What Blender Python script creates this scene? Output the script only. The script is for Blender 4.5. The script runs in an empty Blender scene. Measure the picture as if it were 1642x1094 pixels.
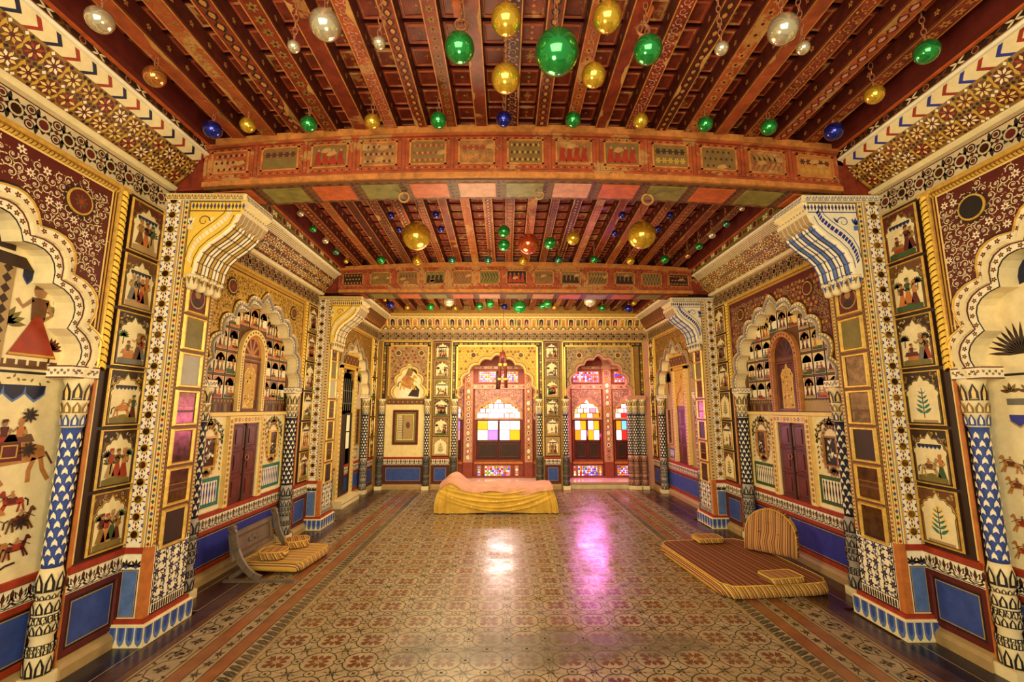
import bpy, math, random
from mathutils import Vector, Matrix
from math import pi, sin, cos, sqrt, atan2
SC = bpy.context.scene
COL = SC.collection
RNG = random.Random(7)

# ------------------------------------------------------------------ camera, world, lights, exposure
def add_camera():
    cd = bpy.data.cameras.new('camera'); cd.sensor_width = 36.0
    cd.lens = 716.0 / 1642.0 * 36.0; cd.clip_start = 0.05
    co = bpy.data.objects.new('camera', cd); COL.objects.link(co)
    co.location = (0, 0, 1.6)
    co.rotation_euler = (pi/2 + math.atan(108/716.0), 0, -math.atan(10/716.0))
    SC.camera = co
add_camera()
SC.view_settings.view_transform = 'Standard'
SC.view_settings.look = 'None'
SC.view_settings.gamma = 1.0
SC.view_settings.use_curve_mapping = False
SC.view_settings.exposure = 0.38
wd = bpy.data.worlds.new('world'); SC.world = wd; wd.use_nodes = True
wd.node_tree.nodes['Background'].inputs[0].default_value = (1.0, 0.86, 0.62, 1)
wd.node_tree.nodes['Background'].inputs[1].default_value = 0.25
def lamp(name, kind, loc, energy, color, size=1.0, size_y=None, aim=None):
    ld = bpy.data.lights.new(name, kind); ld.energy = energy; ld.color = color
    if kind == 'AREA':
        ld.shape = 'RECTANGLE'; ld.size = size; ld.size_y = size_y or size
    else:
        ld.shadow_soft_size = size
    o = bpy.data.objects.new(name, ld); COL.objects.link(o); o.location = loc
    if aim is not None:
        d = Vector(aim) - Vector(loc)
        o.rotation_euler = d.to_track_quat('-Z', 'Y').to_euler()
    return o
WARM = (1.0, 0.78, 0.43)
lamp('fill_behind_camera', 'AREA', (-0.4, -1.2, 2.3), 165, (1.0, 0.82, 0.52), 3.6, 2.4, (0.15, 5, 1.8))  # added fill behind the camera to light the hall, no known window
lamp('fill_bay_front', 'POINT', (-0.25, 1.5, 2.0), 50, WARM, 0.25)  # unseen point light added for the near bay, no fixture hangs here
lamp('fill_bay_middle', 'POINT', (-0.35, 5.0, 2.0), 105, WARM, 0.5)  # invisible fill set in mid-air to brighten the middle bay
lamp('fill_bay_rear', 'POINT', (-0.3, 7.6, 2.0), 26, WARM, 0.9)  # large soft fill added because the rear bay falls dim
lamp('fill_far_wall', 'AREA', (0.15, 6.75, 2.95), 62, (1.0, 0.80, 0.46), 3.2, 0.3, (0.15, 9.3, 1.5))  # added out of sight behind the rear beam to lift the far wall
lamp('fill_alcove_centre', 'AREA', (-0.17, 9.49, 2.35), 7, (1.0, 0.55, 0.42), 1.3, 0.15, (-0.17, 9.9, 1.2))  # hidden light added to brighten the room side of the window screen
lamp('fill_alcove_right', 'AREA', (1.95, 9.49, 2.35), 7, (1.0, 0.45, 0.50), 1.1, 0.15, (1.95, 9.9, 1.2))  # the same added fill for the right alcove's screen
lamp('fill_rear_high', 'POINT', (-1.2, 7.6, 2.2), 24, WARM, 0.7)  # extra unseen fill added at the rear left, not a real fixture
lamp('window_glow_right', 'AREA', (1.80, 9.78, 1.35), 22, (1.0, 0.20, 0.75), 0.5, 0.8, (1.4, 6.6, 0.0))
lamp('window_glow_centre', 'AREA', (-0.10, 9.78, 1.55), 11, (1.0, 0.62, 0.55), 0.5, 0.5, (-0.1, 6.2, 0.0))

# ------------------------------------------------------------------ materials
_PAL = {  # linear albedo
 'cream': (.86,.72,.40), 'white': (.92,.84,.60), 'gold': (.78,.45,.05), 'yellow': (.90,.60,.07), 'darkgold': (.38,.20,.035),
 'red': (.48,.045,.012), 'orange': (.72,.22,.04), 'maroon': (.15,.016,.010), 'brown': (.19,.07,.02), 'darkbrown': (.045,.016,.007),
 'black': (.018,.014,.012), 'blue': (.05,.10,.42), 'royal': (.035,.045,.42), 'skyblue': (.13,.24,.56), 'navy': (.012,.015,.06),
 'green': (.05,.12,.03), 'teal': (.04,.25,.20), 'olive': (.26,.20,.04), 'pink': (.78,.36,.24), 'tan': (.55,.36,.14),
 'grey': (.30,.27,.22), 'skin': (.50,.26,.11), 'lightgold': (.86,.62,.20), 'silver': (.55,.50,.42), 'plum': (.24,.05,.12), 'lightcream': (.86,.68,.30), 'lattice': (.30,.17,.05),
}
MATS = {}
def nodes_of(m):
    m.use_nodes = True
    nt = m.node_tree
    return nt, nt.nodes, nt.links, nt.nodes['Principled BSDF']
def mottled(name, rgb, rough=.55, amt=.28, scale=14.0, metal=0.0, bump=0.0, spec=.4, dark=None, worn=0.0, worncol=(.6,.4,.18)):
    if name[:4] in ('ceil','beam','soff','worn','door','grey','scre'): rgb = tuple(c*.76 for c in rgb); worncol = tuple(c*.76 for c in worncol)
    m = bpy.data.materials.new(name); nt, N, L, B = nodes_of(m)
    geo = N.new('ShaderNodeNewGeometry')
    nz = N.new('ShaderNodeTexNoise'); nz.inputs['Scale'].default_value = scale; nz.inputs['Detail'].default_value = 5
    nz.inputs['Roughness'].default_value = .65
    L.new(geo.outputs['Position'], nz.inputs['Vector'])
    mr = N.new('ShaderNodeMapRange'); mr.inputs[1].default_value = .3; mr.inputs[2].default_value = .7
    L.new(nz.outputs['Fac'], mr.inputs[0])
    mx = N.new('ShaderNodeMix'); mx.data_type = 'RGBA'
    lo = dark or tuple(c*(1-amt) for c in rgb); hi = tuple(min(1, c*(1+amt*.7)) for c in rgb)
    mx.inputs[6].default_value = (*lo, 1); mx.inputs[7].default_value = (*hi, 1)
    L.new(mr.outputs[0], mx.inputs[0])
    out = mx.outputs[2]
    if worn > 0:
        n2 = N.new('ShaderNodeTexNoise'); n2.inputs['Scale'].default_value = 3.1; n2.inputs['Detail'].default_value = 9
        n2.inputs['Roughness'].default_value = .7
        L.new(geo.outputs['Position'], n2.inputs['Vector'])
        m2 = N.new('ShaderNodeMapRange'); m2.inputs[1].default_value = .62 - worn*.3; m2.inputs[2].default_value = .66 - worn*.3
        L.new(n2.outputs['Fac'], m2.inputs[0])
        mx2 = N.new('ShaderNodeMix'); mx2.data_type = 'RGBA'
        L.new(m2.outputs[0], mx2.inputs[0]); L.new(out, mx2.inputs[6]); mx2.inputs[7].default_value = (*worncol, 1)
        out = mx2.outputs[2]
    L.new(out, B.inputs['Base Color'])
    B.inputs['Roughness'].default_value = rough; B.inputs['Metallic'].default_value = metal
    B.inputs['Specular IOR Level'].default_value = spec
    if bump:
        bp = N.new('ShaderNodeBump'); bp.inputs['Strength'].default_value = bump; bp.inputs['Distance'].default_value = .01
        L.new(nz.outputs['Fac'], bp.inputs['Height']); L.new(bp.outputs[0], B.inputs['Normal'])
    MATS[name] = m
    return m
for k, v in _PAL.items(): mottled(k, tuple(c*(1 if sum(v) > 1.5 else .74) for c in v), amt=.12 if sum(v) > 1.0 else .26)
mottled('gilt', (.80,.50,.10), .35, .3, 25, metal=.35)
mottled('mirror', (.22,.14,.06), .16, .55, 30, metal=1.0)
mottled('darkmirror', (.15,.085,.045), .2, .6, 20, metal=.85)
mottled('amber', (.50,.20,.05), .5, .3, 18)
WOODR = mottled('ceilingred', (.27,.036,.014), .42, .55, 11, bump=.25, worn=.12, worncol=(.55,.24,.07))
mottled('ceilingdark', (.11,.014,.007), .5, .5, 13, bump=.2)
mottled('beamred', (.50,.10,.03), .5, .4, 9, bump=.3, worn=.28, worncol=(.60,.30,.09))
mottled('beampanel', (.45,.20,.06), .55, .45, 16, bump=.3, worn=.35, worncol=(.62,.38,.14))
mottled('beamline', (.72,.27,.06), .5, .4, 16)
mottled('soffitolive', (.30,.24,.05), .5, .4, 12, bump=.2)
mottled('soffitorange', (.72,.14,.03), .5, .35, 12, bump=.2)
mottled('soffitpink', (.80,.34,.20), .5, .3, 12, bump=.2)
mottled('wornwood', (.66,.34,.10), .6, .3, 8)
mottled('doorwood', (.17,.028,.014), .38, .4, 7, bump=.2)
mottled('greywood', (.20,.15,.10), .4, .3, 9, bump=.2)
mottled('screenpink', (.80,.40,.27), .5, .3, 12)
mottled('screendark', (.36,.06,.03), .5, .3, 12)
mottled('marble', (.80,.62,.46), .18, .12, 4)
mottled('iron', (.42,.17,.08), .45, .3, 30, metal=.4)
mottled('beige', (.62,.50,.30), .6, .2, 8)
# floor paints: the painted colour, worn towards the cement and greyed in a trodden patch
def floorpaint(name, rgb, fade=.5, rough=.24):
    rgb = tuple(c*.70 for c in rgb)
    m = bpy.data.materials.new(name); nt, N, L, B = nodes_of(m)
    geo = N.new('ShaderNodeNewGeometry')
    def noise(s, d, lo, hi):
        n = N.new('ShaderNodeTexNoise'); n.inputs['Scale'].default_value = s; n.inputs['Detail'].default_value = d
        L.new(geo.outputs['Position'], n.inputs['Vector'])
        r = N.new('ShaderNodeMapRange'); r.inputs[1].default_value = lo; r.inputs[2].default_value = hi
        L.new(n.outputs['Fac'], r.inputs[0]); return r.outputs[0]
    def mix(f, a, b):
        x = N.new('ShaderNodeMix'); x.data_type = 'RGBA'
        if isinstance(f, float): x.inputs[0].default_value = f
        else: L.new(f, x.inputs[0])
        for i, c in ((6, a), (7, b)):
            if isinstance(c, tuple): x.inputs[i].default_value = (*c, 1)
            else: L.new(c, x.inputs[i])
        return x.outputs[2]
    c = mix(noise(9, 4, .3, .7), tuple(q*.72 for q in rgb), tuple(min(1, q*1.2) for q in rgb))
    f = N.new('ShaderNodeMath'); f.operation = 'MULTIPLY'; f.inputs[1].default_value = fade
    L.new(noise(1.6, 7, .42, .62), f.inputs[0])
    c = mix(f.outputs[0], c, (.30,.19,.09))
    # grey cement repair in the middle of the floor
    d = N.new('ShaderNodeVectorMath'); d.operation = 'SUBTRACT'; d.inputs[1].default_value = (.35, 3.30, 0)
    L.new(geo.outputs['Position'], d.inputs[0])
    s = N.new('ShaderNodeVectorMath'); s.operation = 'MULTIPLY'; s.inputs[1].default_value = (1/1.15, 1/.25, 0)
    L.new(d.outputs[0], s.inputs[0])
    ln = N.new('ShaderNodeVectorMath'); ln.operation = 'LENGTH'; L.new(s.outputs[0], ln.inputs[0])
    ad = N.new('ShaderNodeMath'); ad.operation = 'MULTIPLY_ADD'; ad.inputs[1].default_value = 1.2
    L.new(noise(4, 6, .2, .8), ad.inputs[0]); L.new(ln.outputs['Value'], ad.inputs[2])
    r = N.new('ShaderNodeMapRange'); r.inputs[1].default_value = 1.75; r.inputs[2].default_value = 1.2; r.inputs[3].default_value = 0; r.inputs[4].default_value = .72
    L.new(ad.outputs[0], r.inputs[0])
    c = mix(r.outputs[0], c, (.13,.105,.075))
    L.new(c, B.inputs['Base Color'])
    L_r = N.new('ShaderNodeMapRange'); L_r.inputs[3].default_value = rough-.1; L_r.inputs[4].default_value = rough+.16
    L.new(noise(3, 6, .3, .7), L_r.inputs[0]); L.new(L_r.outputs[0], B.inputs['Roughness'])
    bp = N.new('ShaderNodeBump'); bp.inputs['Strength'].default_value = .07; bp.inputs['Distance'].default_value = .02; B.inputs['Specular IOR Level'].default_value = .55
    n = noise(7, 3, 0, 1); L.new(n, bp.inputs['Height']); L.new(bp.outputs[0], B.inputs['Normal'])
    MATS[name] = m
floorpaint('f_cream', (.51,.375,.225), .5); floorpaint('f_red', (.17,.036,.012), .22); floorpaint('f_dark', (.03,.02,.012), .14)
floorpaint('f_grey', (.27,.24,.14), .4); floorpaint('f_band', (.36,.11,.035), .25); floorpaint('f_black', (.04,.036,.028), .2)
floorpaint('f_line', (.52,.34,.16), .2); floorpaint('f_purple', (.07,.025,.022), .2); floorpaint('f_maroon', (.05,.012,.008), .1)
floorpaint('f_navy', (.008,.010,.035), .05); floorpaint('f_brown', (.16,.06,.025), .25)
def emit(name, rgb, s):
    m = bpy.data.materials.new(name); nt, N, L, B = nodes_of(m)
    B.inputs['Base Color'].default_value = (*[c*.5 for c in rgb], 1); B.inputs['Roughness'].default_value = .1
    B.inputs['Emission Color'].default_value = (*rgb, 1); B.inputs['Emission Strength'].default_value = s
    MATS[name] = m
emit('g_white', (.80,.74,1.0), 1.7); emit('g_hot', (1,.98,.95), 9.0); emit('g_yellow', (1,.43,.012), 1.0); emit('g_orange', (1,.28,.01), 1.1)
emit('g_red', (.9,.03,.02), .9); emit('g_blue', (.08,.10,.95), .9); emit('g_violet', (.45,.22,1), 1.1); emit('g_green', (.25,.75,.15), .8)
emit('g_pink', (1,.28,.42), 1.1); emit('g_cyan', (.2,.6,1), 1.0); emit('g_pale', (1,.84,.45), 1.7); emit('g_dim', (.75,.62,.30), .55)
def glassball(name, rgb):
    m = bpy.data.materials.new(name); nt, N, L, B = nodes_of(m)
    lw = N.new('ShaderNodeLayerWeight'); lw.inputs['Blend'].default_value = .35
    mx = N.new('ShaderNodeMix'); mx.data_type = 'RGBA'
    mx.inputs[6].default_value = (*rgb, 1); mx.inputs[7].default_value = (*[c*.55 for c in rgb], 1)
    L.new(lw.outputs['Facing'], mx.inputs[0]); L.new(mx.outputs[2], B.inputs['Base Color'])
    B.inputs['Metallic'].default_value = .72; B.inputs['Roughness'].default_value = .14
    B.inputs['Coat Weight'].default_value = .7; B.inputs['Coat Roughness'].default_value = .03
    MATS[name] = m
glassball('ball_green', (.03,.46,.09)); glassball('ball_gold', (.92,.60,.05)); glassball('ball_silver', (.84,.76,.50))
glassball('ball_blue', (.02,.03,.42)); glassball('ball_red', (.80,.14,.05)); glassball('ball_copper', (.66,.27,.06)); glassball('ball_teal', (.06,.33,.22))
def clothmat(name, rgb, speck=None):
    m = mottled(name, rgb, .75, .25, 6, bump=.15, spec=.2)
    if speck:
        nt, N, L, B = nodes_of(m)
        geo = N.new('ShaderNodeNewGeometry'); v = N.new('ShaderNodeTexVoronoi'); v.inputs['Scale'].default_value = 11
        L.new(geo.outputs['Position'], v.inputs['Vector'])
        r = N.new('ShaderNodeMapRange'); r.inputs[1].default_value = .16; r.inputs[2].default_value = .1
        L.new(v.outputs['Distance'], r.inputs[0])
        x = N.new('ShaderNodeMix'); x.data_type = 'RGBA'; L.new(r.outputs[0], x.inputs[0])
        src = B.inputs['Base Color'].links[0].from_socket
        L.new(src, x.inputs[6]); x.inputs[7].default_value = (*speck, 1); L.new(x.outputs[2], B.inputs['Base Color'])
    return m
clothmat('clothgold', (.68,.42,.06), (.85,.66,.22)); clothmat('clothpink', (.60,.29,.20))
def striped(name, axis, freq, cols, rough=.8, rise=.55):
    m = bpy.data.materials.new(name); nt, N, L, B = nodes_of(m)
    tc = N.new('ShaderNodeTexCoord'); sp = N.new('ShaderNodeSeparateXYZ'); L.new(tc.outputs['Object'], sp.inputs[0])
    az = N.new('ShaderNodeMath'); az.operation = 'MULTIPLY_ADD'; az.inputs[1].default_value = rise; L.new(sp.outputs[2], az.inputs[0]); L.new(sp.outputs[axis], az.inputs[2])
    mu = N.new('ShaderNodeMath'); mu.operation = 'MULTIPLY'; mu.inputs[1].default_value = freq; L.new(az.outputs[0], mu.inputs[0])
    fr = N.new('ShaderNodeMath'); fr.operation = 'FRACT'; L.new(mu.outputs[0], fr.inputs[0])
    cr = N.new('ShaderNodeValToRGB'); cr.color_ramp.interpolation = 'CONSTANT'
    el = cr.color_ramp.elements
    while len(el) > 1: el.remove(el[-1])
    el[0].position = 0; el[0].color = (*cols[0][1], 1)
    for p, c in cols[1:]:
        e = el.new(p); e.color = (*c, 1)
    L.new(fr.outputs[0], cr.inputs[0]); L.new(cr.outputs[0], B.inputs['Base Color'])
    B.inputs['Roughness'].default_value = rough; B.inputs['Specular IOR Level'].default_value = .2
    MATS[name] = m
_Y, _R, _K, _O, _C, _G = (.72,.46,.08), (.36,.05,.02), (.06,.03,.02), (.55,.20,.05), (.66,.50,.22), (.12,.20,.10)
striped('stripe_bright', 0, 14, [(0,_Y),(.2,_R),(.3,_C),(.38,_K),(.46,_O),(.58,_K),(.66,_Y),(.78,_R),(.86,_G),(.93,_K)])
striped('stripe_top', 0, 9, [(0,(.26,.09,.03)),(.18,(.45,.24,.08)),(.24,(.15,.045,.02)),(.5,(.26,.09,.03)),(.62,(.42,.2,.07)),(.68,(.12,.035,.018)),(.9,(.30,.11,.04))])
striped('stripe_seat', 1, 13, [(0,_Y),(.22,_R),(.32,_C),(.42,_K),(.5,_O),(.62,_G),(.7,_C),(.8,_K),(.88,_O)])
striped('stripe_back', 0, 15, [(0,(.5,.26,.09)),(.3,_R),(.4,(.56,.34,.12)),(.55,_K),(.65,(.45,.2,.07)),(.85,(.16,.07,.03))], rise=0.0)

# ------------------------------------------------------------------ mesh builder
class Fr:
    def __init__(s, o, u, v, n):
        s.o, s.u, s.v, s.n = Vector(o), Vector(u), Vector(v), Vector(n)
    def __call__(s, a, b, c=0.0):
        return s.o + s.u*a + s.v*b + s.n*c
    def at(s, a, b, c=0.0):
        return Fr(s(a, b, c), s.u, s.v, s.n)
X3, Y3, Z3 = Vector((1,0,0)), Vector((0,1,0)), Vector((0,0,1))
WL, WR, WB = -2.69, 3.02, 9.30
LF = Fr((WL,0,0), Y3, Z3, X3); RF = Fr((WR,0,0), Y3, Z3, -X3); BF = Fr((0,WB,0), X3, Z3, -Y3)
ID = Fr((0,0,0), X3, Y3, Z3)
LOC = Fr((0,0,0), X3, Z3, -Y3)          # local frame of a panel standing upright and facing -Y

class MB:
    def __init__(s, fr=ID):
        s.v, s.f, s.m, s.sm, s.mats, s.fr = [], [], [], [], [], fr
        s.layer = 0
    def mi(s, name):
        if name not in s.mats: s.mats.append(name)
        return s.mats.index(name)
    def face(s, pts, mat, smooth=False):
        i = len(s.v); s.v.extend(tuple(p) for p in pts)
        s.f.append(tuple(range(i, i+len(pts)))); s.m.append(s.mi(mat)); s.sm.append(smooth)
    def box(s, a0, a1, b0, b1, c0, c1, mat, fr=None, front=None):
        F = fr or s.fr; i = len(s.v)
        for a in (a0, a1):
            for b in (b0, b1):
                for c in (c0, c1): s.v.append(tuple(F(a, b, c)))
        k = s.mi(mat); kf = s.mi(front) if front else k
        for q, mm in (((0,1,3,2),k),((4,6,7,5),k),((0,4,5,1),k),((2,3,7,6),k),((0,2,6,4),k),((1,5,7,3),kf)):
            s.f.append(tuple(i+j for j in q)); s.m.append(mm); s.sm.append(False)
    def prism(s, pts, c0, c1, mat, side=None, fr=None):
        F = fr or s.fr; n = len(pts); side = side or mat
        s.face([F(a, b, c1) for a, b in pts], mat)
        s.face([F(a, b, c0) for a, b in reversed(pts)], side)
        for j in range(n):
            a, b = pts[j], pts[(j+1) % n]
            s.face([F(*a, c0), F(*b, c0), F(*b, c1), F(*a, c1)], side)
    def frame(s, a0, a1, b0, b1, w, c0, c1, mat, fr=None, bev=0.0):
        F = fr or s.fr
        o = [(a0,b0),(a1,b0),(a1,b1),(a0,b1)]; n = [(a0+w,b0+w),(a1-w,b0+w),(a1-w,b1-w),(a0+w,b1-w)]
        e = bev
        o2 = [(a0+e,b0+e),(a1-e,b0+e),(a1-e,b1-e),(a0+e,b1-e)]; n2 = [(a0+w-e,b0+w-e),(a1-w+e,b0+w-e),(a1-w+e,b1-w+e),(a0+w-e,b1-w+e)]
        for j in range(4):
            k = (j+1) % 4
            s.face([F(*o2[j],c1),F(*o2[k],c1),F(*n2[k],c1),F(*n2[j],c1)], mat)
            s.face([F(*o[j],c0),F(*o[k],c0),F(*o2[k],c1),F(*o2[j],c1)], mat)
            s.face([F(*n2[j],c1),F(*n2[k],c1),F(*n[k],c0),F(*n[j],c0)], mat)
    def strip(s, inner, outer, c0, c1, mat, side=None, fr=None, caps=True):
        F = fr or s.fr; side = side or mat
        for j in range(len(inner)-1):
            i0, i1, o0, o1 = inner[j], inner[j+1], outer[j], outer[j+1]
            s.face([F(*i0,c1),F(*i1,c1),F(*o1,c1),F(*o0,c1)], mat)
            if c1 - c0 > .004:
                s.face([F(*i0,c0),F(*i1,c0),F(*i1,c1),F(*i0,c1)], side)
                s.face([F(*o0,c1),F(*o1,c1),F(*o1,c0),F(*o0,c0)], side)
        if c1 - c0 > .004:
            for j in (0, -1):
                s.face([F(*inner[j],c0),F(*inner[j],c1),F(*outer[j],c1),F(*outer[j],c0)], side)
    def sweep(s, prof, a0, a1, mat, fr=None, smooth=False, mats=None, caps=True):
        F = fr or s.fr
        for j in range(len(prof)-1):
            (c0,b0),(c1,b1) = prof[j], prof[j+1]
            s.face([F(a0,b0,c0),F(a1,b0,c0),F(a1,b1,c1),F(a0,b1,c1)], mats[j] if mats else mat, smooth)
        if caps:
            s.face([F(a0,b,c) for c,b in prof], mat); s.face([F(a1,b,c) for c,b in reversed(prof)], mat)
    def tube(s, pts, r, mat, n=8, closed=False, smooth=True, r2=None):
        P = [Vector(p) for p in pts]; m = len(P); rings = []
        up = None
        for j in range(m):
            t = (P[(j+1) % m if closed else min(j+1, m-1)] - P[(j-1) % m if closed else max(j-1, 0)])
            t = t.normalized() if t.length > 1e-9 else Z3
            if up is None:
                up = Z3 if abs(t.z) < .9 else X3
            x = up.cross(t); x = x.normalized() if x.length > 1e-6 else X3.cross(t).normalized()
            y = t.cross(x); up = y
            rr = r if r2 is None else r + (r2-r)*j/(m-1)
            rings.append([P[j] + x*cos(2*pi*k/n)*rr + y*sin(2*pi*k/n)*rr for k in range(n)])
        base = len(s.v); km = s.mi(mat)
        for rg in rings: s.v.extend(tuple(q) for q in rg)
        for j in range(m if closed else m-1):
            j2 = (j+1) % m
            for k in range(n):
                k2 = (k+1) % n
                s.f.append((base+j*n+k, base+j*n+k2, base+j2*n+k2, base+j2*n+k)); s.m.append(km); s.sm.append(smooth)
        if not closed:
            s.f.append(tuple(base+k for k in reversed(range(n)))); s.m.append(km); s.sm.append(False)
            s.f.append(tuple(base+(m-1)*n+k for k in range(n))); s.m.append(km); s.sm.append(False)
    def lathe(s, prof, n=16, mat='cream', at=(0,0,0), mats=None, smooth=True):
        o = Vector(at); base = len(s.v)
        for r, z in prof:
            for k in range(n):
                s.v.append((o.x + r*cos(2*pi*k/n), o.y + r*sin(2*pi*k/n), o.z + z))
        for j in range(len(prof)-1):
            km = s.mi(mats[j] if mats else mat)
            for k in range(n):
                k2 = (k+1) % n
                s.f.append((base+j*n+k, base+j*n+k2, base+(j+1)*n+k2, base+(j+1)*n+k)); s.m.append(km); s.sm.append(smooth)
        for j, rev in ((0, True), (len(prof)-1, False)):
            if prof[j][0] > 1e-4:
                q = [base+j*n+k for k in range(n)]
                s.f.append(tuple(reversed(q) if rev else q)); s.m.append(s.mi(mats[min(j, len(prof)-2)] if mats else mat)); s.sm.append(False)
    def mesh(s, name):
        me = bpy.data.meshes.new(name); me.from_pydata(s.v, [], s.f)
        for n in s.mats: me.materials.append(MATS[n])
        me.polygons.foreach_set('material_index', s.m); me.polygons.foreach_set('use_smooth', s.sm)
        me.update()
        return me
    def build(s, name, parent=None, kind=None, weld=False):
        me = s.mesh(name)
        if weld:
            import bmesh
            bm = bmesh.new(); bm.from_mesh(me); bmesh.ops.remove_doubles(bm, verts=bm.verts, dist=1e-4); bm.to_mesh(me); bm.free()
        return put(name, me, parent, kind=kind)
def put(name, me, parent=None, mw=None, kind=None):
    o = bpy.data.objects.new(name, me); COL.objects.link(o)
    if parent is not None: o.parent = parent
    if mw is not None: o.matrix_local = mw
    if kind: o['kind'] = kind
    return o
def empty(name, loc=(0,0,0), rz=0.0):
    o = bpy.data.objects.new(name, None); COL.objects.link(o); o.location = loc; o.rotation_euler = (0,0,rz); return o
def tag(o, label, cat, group=None, kind=None):
    o['label'] = label; o['category'] = cat
    if group: o['group'] = group
    if kind: o['kind'] = kind
    return o

# flat paint on a surface: every call lays one thin coat a little above the last
class Pen:
    def __init__(s, mb, fr=None, c=0.001, step=.0005):
        s.mb, s.fr, s.c, s.step = mb, fr or mb.fr, c, step
    def up(s, k=1): s.c += s.step*k; return s
    def poly(s, pts, mat, dc=0.0): s.mb.face([s.fr(a, b, s.c+dc) for a, b in pts], mat)
    def rect(s, a0, a1, b0, b1, mat, dc=0.0): s.poly([(a0,b0),(a1,b0),(a1,b1),(a0,b1)], mat, dc)
    def disc(s, x, y, r, mat, n=10, dc=0.0, ry=None):
        ry = ry or r
        s.poly([(x+r*cos(2*pi*k/n), y+ry*sin(2*pi*k/n)) for k in range(n)], mat, dc)
    def ring(s, x, y, r0, r1, mat, n=14, dc=0.0):
        for k in range(n):
            t, u = 2*pi*k/n, 2*pi*(k+1)/n
            s.poly([(x+r0*cos(t),y+r0*sin(t)),(x+r1*cos(t),y+r1*sin(t)),(x+r1*cos(u),y+r1*sin(u)),(x+r0*cos(u),y+r0*sin(u))], mat, dc)
    def petal(s, x, y, ang, ln, w, mat, dc=0.0, r0=0.0):
        ca, sa = cos(ang), sin(ang)
        P = [(r0,0),(r0+ln*.35,-w*.5),(r0+ln*.7,-w*.42),(r0+ln,0),(r0+ln*.7,w*.42),(r0+ln*.35,w*.5)]
        s.poly([(x+p*ca-q*sa, y+p*sa+q*ca) for p, q in P], mat, dc)
    def flower(s, x, y, r, n, col, mid, rot=0.0, w=None, dc=0.0):
        for k in range(n): s.petal(x, y, rot+2*pi*k/n, r, w or r*2.2/n*1.25, col, dc)
        s.disc(x, y, r*.3, mid, 7, dc+s.step)
    def stroke(s, pts, w, mat, dc=0.0, taper=False):
        n = len(pts); L, R = [], []
        for j in range(n):
            p, q = pts[max(j-1,0)], pts[min(j+1,n-1)]
            dx, dy = q[0]-p[0], q[1]-p[1]; d = sqrt(dx*dx+dy*dy) or 1
            k = w*.5*((1 - .75*j/(n-1)) if taper else 1)
            L.append((pts[j][0]-dy/d*k, pts[j][1]+dx/d*k)); R.append((pts[j][0]+dy/d*k, pts[j][1]-dx/d*k))
        for j in range(n-1): s.poly([R[j],R[j+1],L[j+1],L[j]], mat, dc)
    def spiral(s, x, y, r, ang, hand, w, mat, n=11, turns=1.15, dc=0.0):
        pts = []
        for k in range(n):
            t = k/(n-1); rr = r*(1-.82*t); th = ang + hand*2*pi*turns*t
            pts.append((x+rr*cos(th), y+rr*sin(th)))
        s.stroke(pts, w, mat, dc, True)
    def outline(s, a0, a1, b0, b1, w, mat, dc=0.0):
        s.rect(a0,a1,b0,b0+w,mat,dc); s.rect(a0,a1,b1-w,b1,mat,dc); s.rect(a0,a0+w,b0+w,b1-w,mat,dc); s.rect(a1-w,a1,b0+w,b1-w,mat,dc)

def scrolls(pen, inside, box, pitch, vine, flw, mid, leaf, rng, w=.006, pf=.25):
    """arabesque of spirals, flowers and leaves filling a region"""
    a0, a1, b0, b1 = box; row = 0; b = b0 + pitch*.5
    while b < b1:
        a = a0 + pitch*(.5 if row % 2 else 1.0)
        while a < a1:
            x, y = a + rng.uniform(-.12,.12)*pitch, b + rng.uniform(-.12,.12)*pitch
            if inside(x, y):
                if rng.random() < pf:
                    pen.flower(x, y, pitch*.46, rng.choice((6,7,8)), flw, mid, rng.random()*3)
                else:
                    h = rng.choice((-1,1)); an = rng.random()*6.28
                    pen.spiral(x, y, pitch*.50, an, h, w, vine)
                    pen.flower(x, y, pitch*.17, 5, flw, mid, an)
                    for k in range(4):
                        t = an + h*(.5+1.35*k)
                        pen.petal(x+pitch*.44*cos(t), y+pitch*.44*sin(t), t + h*.9, pitch*.26, pitch*.11, leaf if k % 2 else vine)
            a += pitch
        b += pitch*.88; row += 1

def cusped(ac, hw, bs, rise, lobes=9, bulge=.16, n=5, tip=.0):
    """cusped (multifoil) arch from left spring to right spring"""
    P = []
    th = [pi*(1 - k/lobes) for k in range(lobes+1)]
    node = [(ac + hw*cos(t), bs + rise*sin(t)) for t in th]
    for k in range(lobes):
        p, q = node[k], node[k+1]
        mx, my = (p[0]+q[0])/2, (p[1]+q[1])/2
        dx, dy = q[0]-p[0], q[1]-p[1]; d = sqrt(dx*dx+dy*dy)
        nx, ny = -dy/d, dx/d
        B = bulge*d*1.9
        for j in range(n):
            t = j/n; e = sin(pi*t)**.8
            P.append((p[0]+dx*t+nx*B*e, p[1]+dy*t+ny*B*e))
    P.append(node[-1])
    if tip:
        P = [(a, b + tip*max(0, 1-abs(a-ac)/(hw*.28))**1.6) for a, b in P]
    return P
def grow(P, ac, bs, hw, rise, w):
    out = []
    for j in range(len(P)):
        a, b = P[j]
        out.append((ac + (a-ac)*(hw+w)/hw, bs + (b-bs)*(rise+w)/rise))
    return out

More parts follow.
